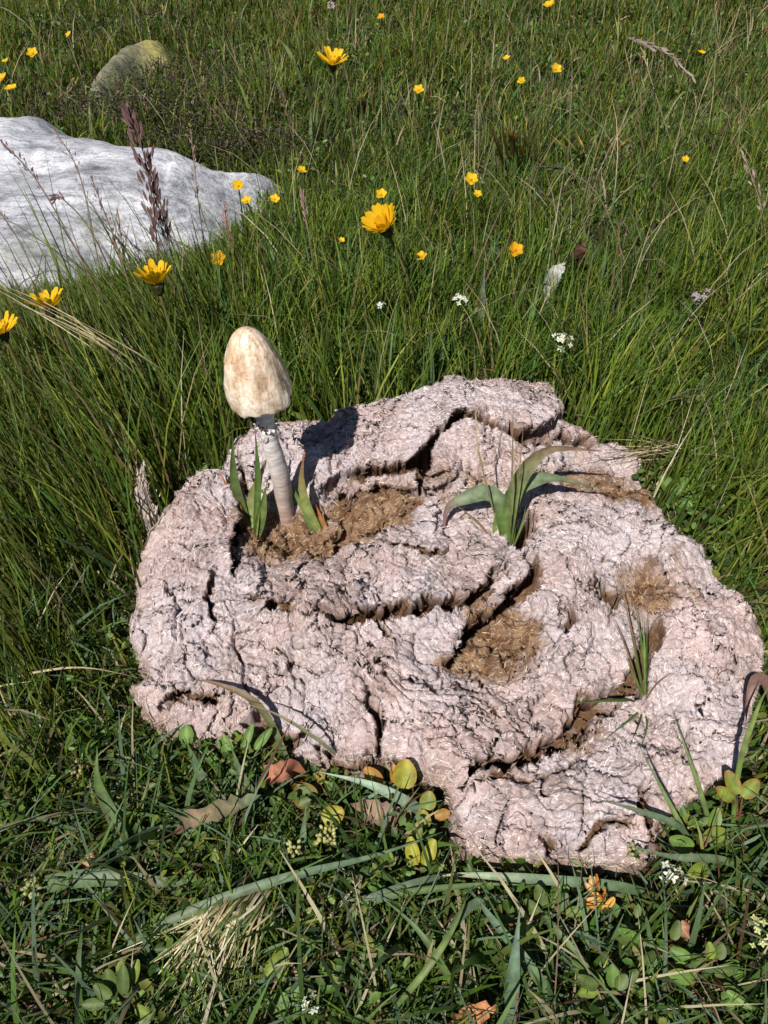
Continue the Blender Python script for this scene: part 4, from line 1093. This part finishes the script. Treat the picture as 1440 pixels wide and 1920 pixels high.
SG = [
 ('dense dark purple seed head rising in front of the boulder', [(300, 600, 0), (296, 480, .07), (285, 370, .115), (262, 260, .155), (240, 215, .17)], .30, .0085, 90, PB, .0070),
 ('second purple seed head leaning beside the dense dark one', [(345, 600, 0), (320, 470, .07), (300, 380, .11), (278, 300, .14)], .40, .0070, 50, PB, .005),
 ('thin brown seed stalk bent left over the boulder', [(250, 680, 0), (160, 500, .09), (70, 340, .13), (0, 262, .15)], .62, .0048, 24, PB, .003),
 ('slender seed stalk with sparse spikelets before the boulder middle', [(210, 640, 0), (190, 520, .06), (150, 330, .12), (100, 240, .14)], .60, .0045, 18, PG, .004),
 ('nodding dark seed head in front of the boulder', [(260, 640, 0), (180, 450, .10), (120, 375, .12), (105, 372, .12)], .66, .0050, 20, PB, .004),
 ('upright fawn seed stalk in front of the boulder end', [(400, 560, 0), (385, 470, .05), (372, 380, .09), (358, 250, .13)], .62, .0045, 16, PB2, .002),
 ('long olive stem crossing the left end of the boulder', [(160, 760, 0), (100, 600, .09), (40, 460, .13), (-20, 370, .15)], .75, .0040, 14, PG, .0015),
 ('thin purple seed stalk rising from the long grass over the boulder', [(290, 700, 0), (250, 560, .08), (215, 450, .11), (170, 330, .14)], .55, .0042, 26, PB, .003),
 ('short seed stalk low before the boulder', [(240, 600, 0), (232, 500, .05), (222, 400, .09)], .50, .0042, 18, PB2, .003),
 ('seed stalk standing right of the boulder end', [(590, 560, 0), (585, 480, .045), (572, 400, .075), (566, 360, .09)], .55, .0045, 22, PB2, .002),
 ('seed stalk with reddish head among grass between boulder and tall hawkbit', [(445, 560, 0), (435, 470, .05), (420, 390, .08)], .50, .0045, 20, (.22, .10, .08), .002),
 ('pale twisted dry seed stalk arching in the far right meadow', [(1210, 330, 0), (1185, 150, .10), (1170, 75, .13), (1200, 80, .135), (1250, 100, .13), (1300, 145, .115)], .50, .0070, 40, (.22, .17, .15), .003),
 ('drooping dry seed stalk below the twisted one', [(1275, 330, 0), (1230, 180, .075), (1205, 95, .105)], .80, .0050, 12, (.25, .22, .12), .002),
 ('dark grass panicle behind the right side of the dung', [(1200, 560, 0), (1130, 380, .075), (1060, 320, .09), (1000, 314, .09)], .45, .0055, 26, (.05, .06, .035), .004),
 ('thin dark panicle in grass above the white flower cluster', [(1100, 470, 0), (1050, 400, .04), (990, 330, .06)], .50, .0045, 16, (.06, .05, .035), .003),
 ('reddish seed stalk at the right margin of the meadow', [(1440, 520, 0), (1430, 400, .05), (1395, 290, .09)], .50, .0060, 22, (.24, .17, .15), .003),
 ('dark seed stalk among far grass near the single wide hawkbit', [(560, 300, 0), (540, 220, .05), (520, 160, .08)], .45, .005, 20, PB, .003),
 ('dry stalk leaning over the turf behind the boulder', [(130, 225, 0.02), (125, 190, .06), (135, 150, .08)], .3, .005, 12, PB2, .002),
]
for lab, pts, hf, w, n, col, spd in SG: seed_grass(lab, pts, hf, w, n, col, spread=spd)

# ------------------------------------------------------------------ grass and ground cover (uncountable)
def halfw(y): return .17 + .44 * y
def sample_view(n, rg, dens=lambda y: 1.0, y0=.0, y1=1.75, margin=.10):
    out = []
    ymax = halfw(y1) + margin
    got = 0
    while got < n:
        yy = rg.uniform(y0, y1, n * 2); xx = rg.uniform(-ymax, ymax, n * 2)
        k = (np.abs(xx) < halfw(yy) + margin) & (rg.random(n * 2) < dens(yy))
        p = np.stack([xx[k], yy[k]], 1); out.append(p); got += len(p)
    return np.vstack(out)[:n]

def free(P, pad_d=.003):
    return (signed(P, OUT) < -pad_d * 0 + .004) & (signed(P, ROCK) < -.002) & (signed(P, ROCK2) < .0)

def grass_mesh(P, L, W, az, phi0, bend, c0, c1, seg=4, zoff=-.003):
    n = len(P)
    z0 = ground_h(P[:, 0], P[:, 1]) + zoff
    t = np.linspace(0, 1, seg + 1)
    pos = np.zeros((n, seg + 1, 3)); pos[:, 0, 0] = P[:, 0]; pos[:, 0, 1] = P[:, 1]; pos[:, 0, 2] = z0
    ca, sa = np.cos(az), np.sin(az)
    for i in range(seg):
        ph = phi0 + bend * (t[i] + .5 / seg) ** 1.4
        dl = L / seg
        pos[:, i + 1, 0] = pos[:, i, 0] + np.sin(ph) * ca * dl
        pos[:, i + 1, 1] = pos[:, i, 1] + np.sin(ph) * sa * dl
        pos[:, i + 1, 2] = pos[:, i, 2] + np.cos(ph) * dl
    pos[:, :, 2] = np.maximum(pos[:, :, 2], z0[:, None] - .0005)
    wa = az + np.pi / 2 + rng.normal(0, .6, n)
    side = np.stack([np.cos(wa), np.sin(wa), rng.normal(0, .25, n)], 1)[:, None, :]
    prof = np.array([.75, 1, .92, .62, .10]) if seg == 4 else np.interp(t, [0, .3, .7, 1], [.8, 1, .7, .1])
    hw = (W[:, None] * prof[None, :] / 2)[:, :, None]
    V = np.stack([pos - side * hw, pos + side * hw], 2)          # n, seg+1, 2, 3
    base = (np.arange(n) * (seg + 1) * 2)[:, None, None]
    k = np.arange(seg)[None, :, None] * 2
    Q = (base + k + np.array([0, 1, 3, 2])[None, None, :]).reshape(-1, 4)
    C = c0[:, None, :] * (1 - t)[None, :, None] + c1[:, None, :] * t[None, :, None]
    C = np.repeat(C[:, :, None, :], 2, 2)
    return V.reshape(-1, 3), Q, C.reshape(-1, 3), pos[:, -1]

def make_grass(name, label, P, rg, style, material=M_GRASS):
    x, y = P[:, 0], P[:, 1]; n = len(P)
    d_d = -signed(P, OUT)
    left = sstep(-.10, -.20, x - .12 * (y - .4)) * sstep(.14, .24, y) * sstep(.78, .62, y)
    front = np.maximum(sstep(.27, .17, y) , sstep(.24, .17, y) )
    nz = fbm(x * 7 + 2, y * 7, 3); nz2 = fbm(x * 16 + 40, y * 16, 2)
    far = sstep(.85, 1.2, y)
    if style == 'fine':
        L = (.062 + .030 * nz) * rg.uniform(.6, 1.35, n)
        L = L * (1 + .22 * sstep(.75, .45, y) * sstep(.35, .45, y) * sstep(.12, .0, x))
        L = L * (1 - .45 * sstep(.60, .85, y)) * (1 - .15 * far) * (1 + .5 * np.clip(nz2, -.8, .8) * sstep(.6, .8, y))
        L = np.where(rg.random(n) < left, (.125 + .02 * nz) * rg.uniform(.65, 1.2, n), L)
        W = rg.uniform(.0008, .0017, n) * (1 + .35 * far)
        rd = np.maximum(-signed(P, ROCK), 0)
        L = np.where(rg.random(n) < sstep(-.05, -.14, x) * sstep(.95, .86, y) * .96, np.minimum(L, .016 + .55 * rd), L)
        rd2 = np.maximum(-signed(P, ROCK2), 0); near2 = (y < 1.14) & (np.abs(x + .30) < .10)
        L = np.where(near2, np.minimum(L, .012 + .35 * rd2), L)
        az = rg.uniform(0, 2 * np.pi, n)
        phi0 = np.abs(rg.normal(0, .24, n)); bend = np.abs(rg.normal(.55, .5, n))
        lm = rg.random(n) < left * .92
        az = np.where(lm, np.pi - .75 + rg.normal(0, .35, n), az); phi0 = np.where(lm, .25 + rg.normal(0, .12, n), phi0); bend = np.where(lm, np.abs(rg.normal(.75, .3, n)), bend)
        gm = np.stack([.105 + .03 * nz, .175 + .03 * nz, .020 + 0 * nz], 1)
        yel = np.array((.23, .26, .04)); dk = np.array((.032, .070, .008)); blu = np.array((.085, .17, .045))
        pk = rg.random(n)[:, None]
        c1 = np.where(pk < .52, gm, np.where(pk < .70, yel * np.ones((n, 1)), np.where(pk < .88, dk * np.ones((n, 1)), blu * np.ones((n, 1)))))
        lf = (rg.random(n) < left * .55)[:, None]; c1 = np.where(lf, np.array((.085, .110, .014)), c1)
        brn = (rg.random(n) < .035 + .07 * far + .05 * left)[:, None]; c1 = np.where(brn, np.array((.24, .18, .095)), c1)
        olive = (rg.random(n) < .35 * far)[:, None]; c1 = np.where(olive, c1 * np.array((1.0, .75, .7)), c1)
        c1 = c1 * rg.uniform(.65, 1.35, n)[:, None]
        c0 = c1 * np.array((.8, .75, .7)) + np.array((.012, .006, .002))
    elif style == 'dry':
        L = rg.uniform(.05, .13, n) * (1 - .3 * far); W = rg.uniform(.0005, .0011, n)
        az = rg.uniform(0, 2 * np.pi, n); phi0 = np.abs(rg.normal(.1, .25, n)); bend = np.abs(rg.normal(.5, .6, n))
        lm = rg.random(n) < left
        az = np.where(lm, np.pi - .75 + rg.normal(0, .4, n), az); phi0 = np.where(lm, .5, phi0)
        pk = rg.random(n)[:, None]
        c1 = np.where(pk < .45, np.array((.40, .33, .19)), np.where(pk < .75, np.array((.20, .13, .085)), np.array((.48, .42, .28)))) * rg.uniform(.7, 1.15, n)[:, None]
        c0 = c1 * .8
    elif style == 'wide':
        L = rg.uniform(.03, .075, n); W = rg.uniform(.0022, .0045, n)
        az = rg.uniform(0, 2 * np.pi, n); phi0 = np.abs(rg.normal(.2, .25, n)); bend = np.abs(rg.normal(.9, .5, n))
        pk = rg.random(n)[:, None]
        c1 = np.where(pk < .5, np.array((.075, .14, .03)), np.where(pk < .8, np.array((.10, .16, .065)), np.array((.13, .16, .04)))) * rg.uniform(.65, 1.25, n)[:, None]
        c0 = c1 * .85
    elif style == 'lying':
        L = rg.uniform(.03, .085, n); W = rg.uniform(.0008, .0024, n)
        az = rg.uniform(0, 2 * np.pi, n); phi0 = np.abs(rg.normal(.75, .3, n)); bend = np.abs(rg.normal(.7, .4, n))
        pk = rg.random(n)[:, None]
        c1 = np.where(pk < .4, np.array((.075, .135, .035)), np.where(pk < .72, np.array((.12, .19, .11)), np.where(pk < .80, np.array((.15, .16, .04)), np.where(pk < .92, np.array((.44, .38, .25)), np.array((.13, .075, .045)))))) * rg.uniform(.6, 1.3, n)[:, None]
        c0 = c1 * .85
    else:   # short
        L = rg.uniform(.012, .042, n); W = rg.uniform(.0009, .0026, n)
        az = rg.uniform(0, 2 * np.pi, n); phi0 = np.abs(rg.normal(.3, .35, n)); bend = np.abs(rg.normal(.8, .6, n))
        pk = rg.random(n)[:, None]
        c1 = np.where(pk < .45, np.array((.075, .145, .02)), np.where(pk < .72, np.array((.115, .175, .05)), np.where(pk < .86, np.array((.18, .20, .035)), np.array((.36, .29, .17))))) * rg.uniform(.6, 1.3, n)[:, None]
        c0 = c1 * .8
    # turf in front of and beside the pat stays low
    fr = sstep(CEN[1] + .06, CEN[1] - .06, y)
    cap = .012 + 1.1 * np.maximum(d_d, 0)
    L = np.where(fr > rg.random(n), np.minimum(L, cap * rg.uniform(.7, 1.4, n)), L)
    if style == 'fine': L = L * (1 - .55 * front)
    # blades beside the pat lean away from it
    tipx = x + np.cos(az) * L * .7; tipy = y + np.sin(az) * L * .7
    bad = (signed(np.stack([tipx, tipy], 1), OUT) > -.002)
    away = np.arctan2(y - CEN[1], x - CEN[0])
    az = np.where(bad, away + rg.normal(0, .5, n), az)
    # and those before the boulder do not lie over it
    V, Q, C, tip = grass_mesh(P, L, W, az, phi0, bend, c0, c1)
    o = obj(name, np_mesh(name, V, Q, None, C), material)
    o['kind'] = 'stuff'; o['label'] = label; o['category'] = 'grass'
    return o

rg = np.random.default_rng(101)
def thin(P, f): 
    return P[f]
P = sample_view(125000, rg, lambda y: np.interp(y, [0, .7, 1.7], [1, .85, .62])); P = P[free(P)]
clump = fbm(P[:, 0] * 24, P[:, 1] * 24 + 9, 2)
P = P[(clump > -.55 + .3 * rg.random(len(P)))]
fr = sstep(.24, .15, P[:, 1]); P = P[rg.random(len(P)) > .40 * fr]
make_grass('meadow_grass', 'fine green meadow grass growing all round the dung', P, rg, 'fine')
P = sample_view(3000, rg); P = P[free(P)]; P = P[rg.random(len(P)) > .6 * sstep(.26, .16, P[:, 1])]
make_grass('dry_grass', 'thin brown and straw coloured stems among the green grass', P, rg, 'dry', M_DRY)
P = sample_view(9000, rg); P = P[free(P)]
wz = sstep(.18, .10, np.abs(P[:, 1] - .60)) * sstep(-.14, -.02, P[:, 0]) * .75 + sstep(.26, .18, P[:, 1]) * .45 + .08
P = P[rg.random(len(P)) < wz]
make_grass('broad_bladed_grass', 'broader green blades mixed into the fine grass', P, rg, 'wide')
P = sample_view(52000, rg, lambda y: np.interp(y, [0, .3, .5, 1.7], [1, 1, .40, .50])); P = P[free(P)]
make_grass('short_turf', 'short turf of mixed green and yellowed blades', P, rg, 'short')
P = sample_view(4600, rg, y1=.30); P = P[free(P)]
make_grass('lying_grass', 'long limp grass blades lying over the front turf', P, rg, 'lying')
# meadow going on beyond the picture
n = 45000
P = np.stack([rg.uniform(-3.4, 3.4, n), rg.uniform(-1.2, 4.4, n)], 1)
yy = rg.uniform(-.5, 2.4, 75000); sd_ = rg.choice((-1, 1), 75000)
P = np.vstack([P, np.stack([sd_ * (halfw(np.clip(yy, 0, 1.75)) * (np.where((yy < 0) | (yy > 1.75), rg.random(75000), 1)) + rg.uniform(.06, .7, 75000) * np.where((yy < 0) | (yy > 1.75), 1, 1)), yy], 1)])
P = P[~((np.abs(P[:, 0]) < halfw(P[:, 1]) + .10) & (P[:, 1] > 0) & (P[:, 1] < 1.75))]; P = P[free(P)]
x, y = P[:, 0], P[:, 1]; n = len(P)
P = P[np.hypot(P[:, 0], P[:, 1]) > .12]; n = len(P)
cN = np.array((.095, .155, .022)) * rg.uniform(.6, 1.5, n)[:, None]
V, Q, C, _ = grass_mesh(P, rg.uniform(.04, .11, n), rg.uniform(.0018, .0042, n), rg.uniform(0, 6.28, n), np.abs(rg.normal(0, .25, n)), np.abs(rg.normal(.6, .4, n)), cN * .8, cN, 2)
o = obj('outer_meadow_grass', np_mesh('outer_meadow_grass', V, Q, None, C), M_GRASS); o['kind'] = 'stuff'; o['label'] = 'meadow grass going on around the place'; o['category'] = 'grass'

def leaves_layer(name, label, P, rg, lmin, lmax, zmin, zmax, pal, material=M_LEAF, ratio=.6, up=.5):
    n = len(P)
    L = rg.uniform(lmin, lmax, n)[:, None]; W = L * rg.uniform(.75, 1.2, n)[:, None] * ratio
    az = rg.uniform(0, 2 * np.pi, n)
    d = np.stack([np.cos(az), np.sin(az), rg.normal(.25, up * .7, n)], 1); d /= np.linalg.norm(d, axis=1)[:, None]
    nr = np.stack([rg.normal(0, up, n), rg.normal(-.15, up, n), np.ones(n)], 1); nr -= d * (nr * d).sum(1)[:, None]; nr /= np.linalg.norm(nr, axis=1)[:, None]
    s = np.cross(d, nr)
    d_d = np.maximum(-signed(P, OUT), 0)
    z = np.minimum(rg.uniform(zmin, zmax, n), .010 + .9 * d_d + .02 * (P[:, 1] > CEN[1]))
    c = np.stack([P[:, 0], P[:, 1], ground_h(P[:, 0], P[:, 1]) + z], 1)
    f = nr * L * .12
    pts = [c, c + d * L * .3 + s * W * .45 + f, c + d * L * .72 + s * W * .42 + f, c + d * L, c + d * L * .72 - s * W * .42 + f, c + d * L * .3 - s * W * .45 + f]
    V = np.stack(pts, 1)
    base = np.arange(n)[:, None] * 6
    Q = np.concatenate([base + np.array([0, 1, 2, 3]), base + np.array([0, 3, 4, 5])])
    pal = np.asarray(pal); col = pal[rg.integers(0, len(pal), n)] * rg.uniform(.65, 1.3, n)[:, None]
    o = obj(name, np_mesh(name, V, Q, None, np.repeat(col, 6, 0)), material)
    o['kind'] = 'stuff'; o['label'] = label; o['category'] = 'plants'
P = sample_view(52000, rg, lambda y: np.interp(y, [0, .25, .45, .8, 1.7], [1, 1, .30, .25, .22])); P = P[free(P)]
cl = fbm(P[:, 0] * 17 + 70, P[:, 1] * 17, 2); P = P[cl > -.10 + .4 * rg.random(len(P))]
leaves_layer('ground_cover_leaves', 'tiny green leaves of creeping plants covering the soil', P, rg, .0028, .0075, .002, .024, [(.065, .13, .022), (.09, .165, .03), (.05, .10, .018), (.13, .20, .04), (.11, .16, .05), (.16, .18, .03)], ratio=.6)
# dark heathery litter behind the boulder
P = np.vstack([np.stack([rg.normal(at(cx, cy, .0)[0], sx_, nn0), rg.normal(at(cx, cy, .0)[1], sy_, nn0)], 1) for cx, cy, sx_, sy_, nn0 in ((330, 255, .07, .03, 2600), (430, 300, .05, .025, 2200), (200, 230, .06, .03, 1500), (340, 170, .06, .04, 1500), (240, 90, .08, .05, 1200))])
P = P[free(P)]
leaves_layer('heath_litter', 'dark purplish heath sprigs and litter behind the boulder', P, rg, .0025, .0065, .004, .040, [(.05, .032, .03), (.075, .04, .042), (.03, .022, .018), (.055, .055, .022), (.12, .10, .075)], M_DRY, .3, .9)
P = sample_view(9000, rg); P = P[free(P)]
leaves_layer('leaf_litter', 'brown dead leaf bits lying on the soil', P, rg, .003, .009, .001, .008, [(.12, .07, .04), (.20, .13, .08), (.07, .045, .025), (.30, .24, .16)], M_DRY, .35, .5)
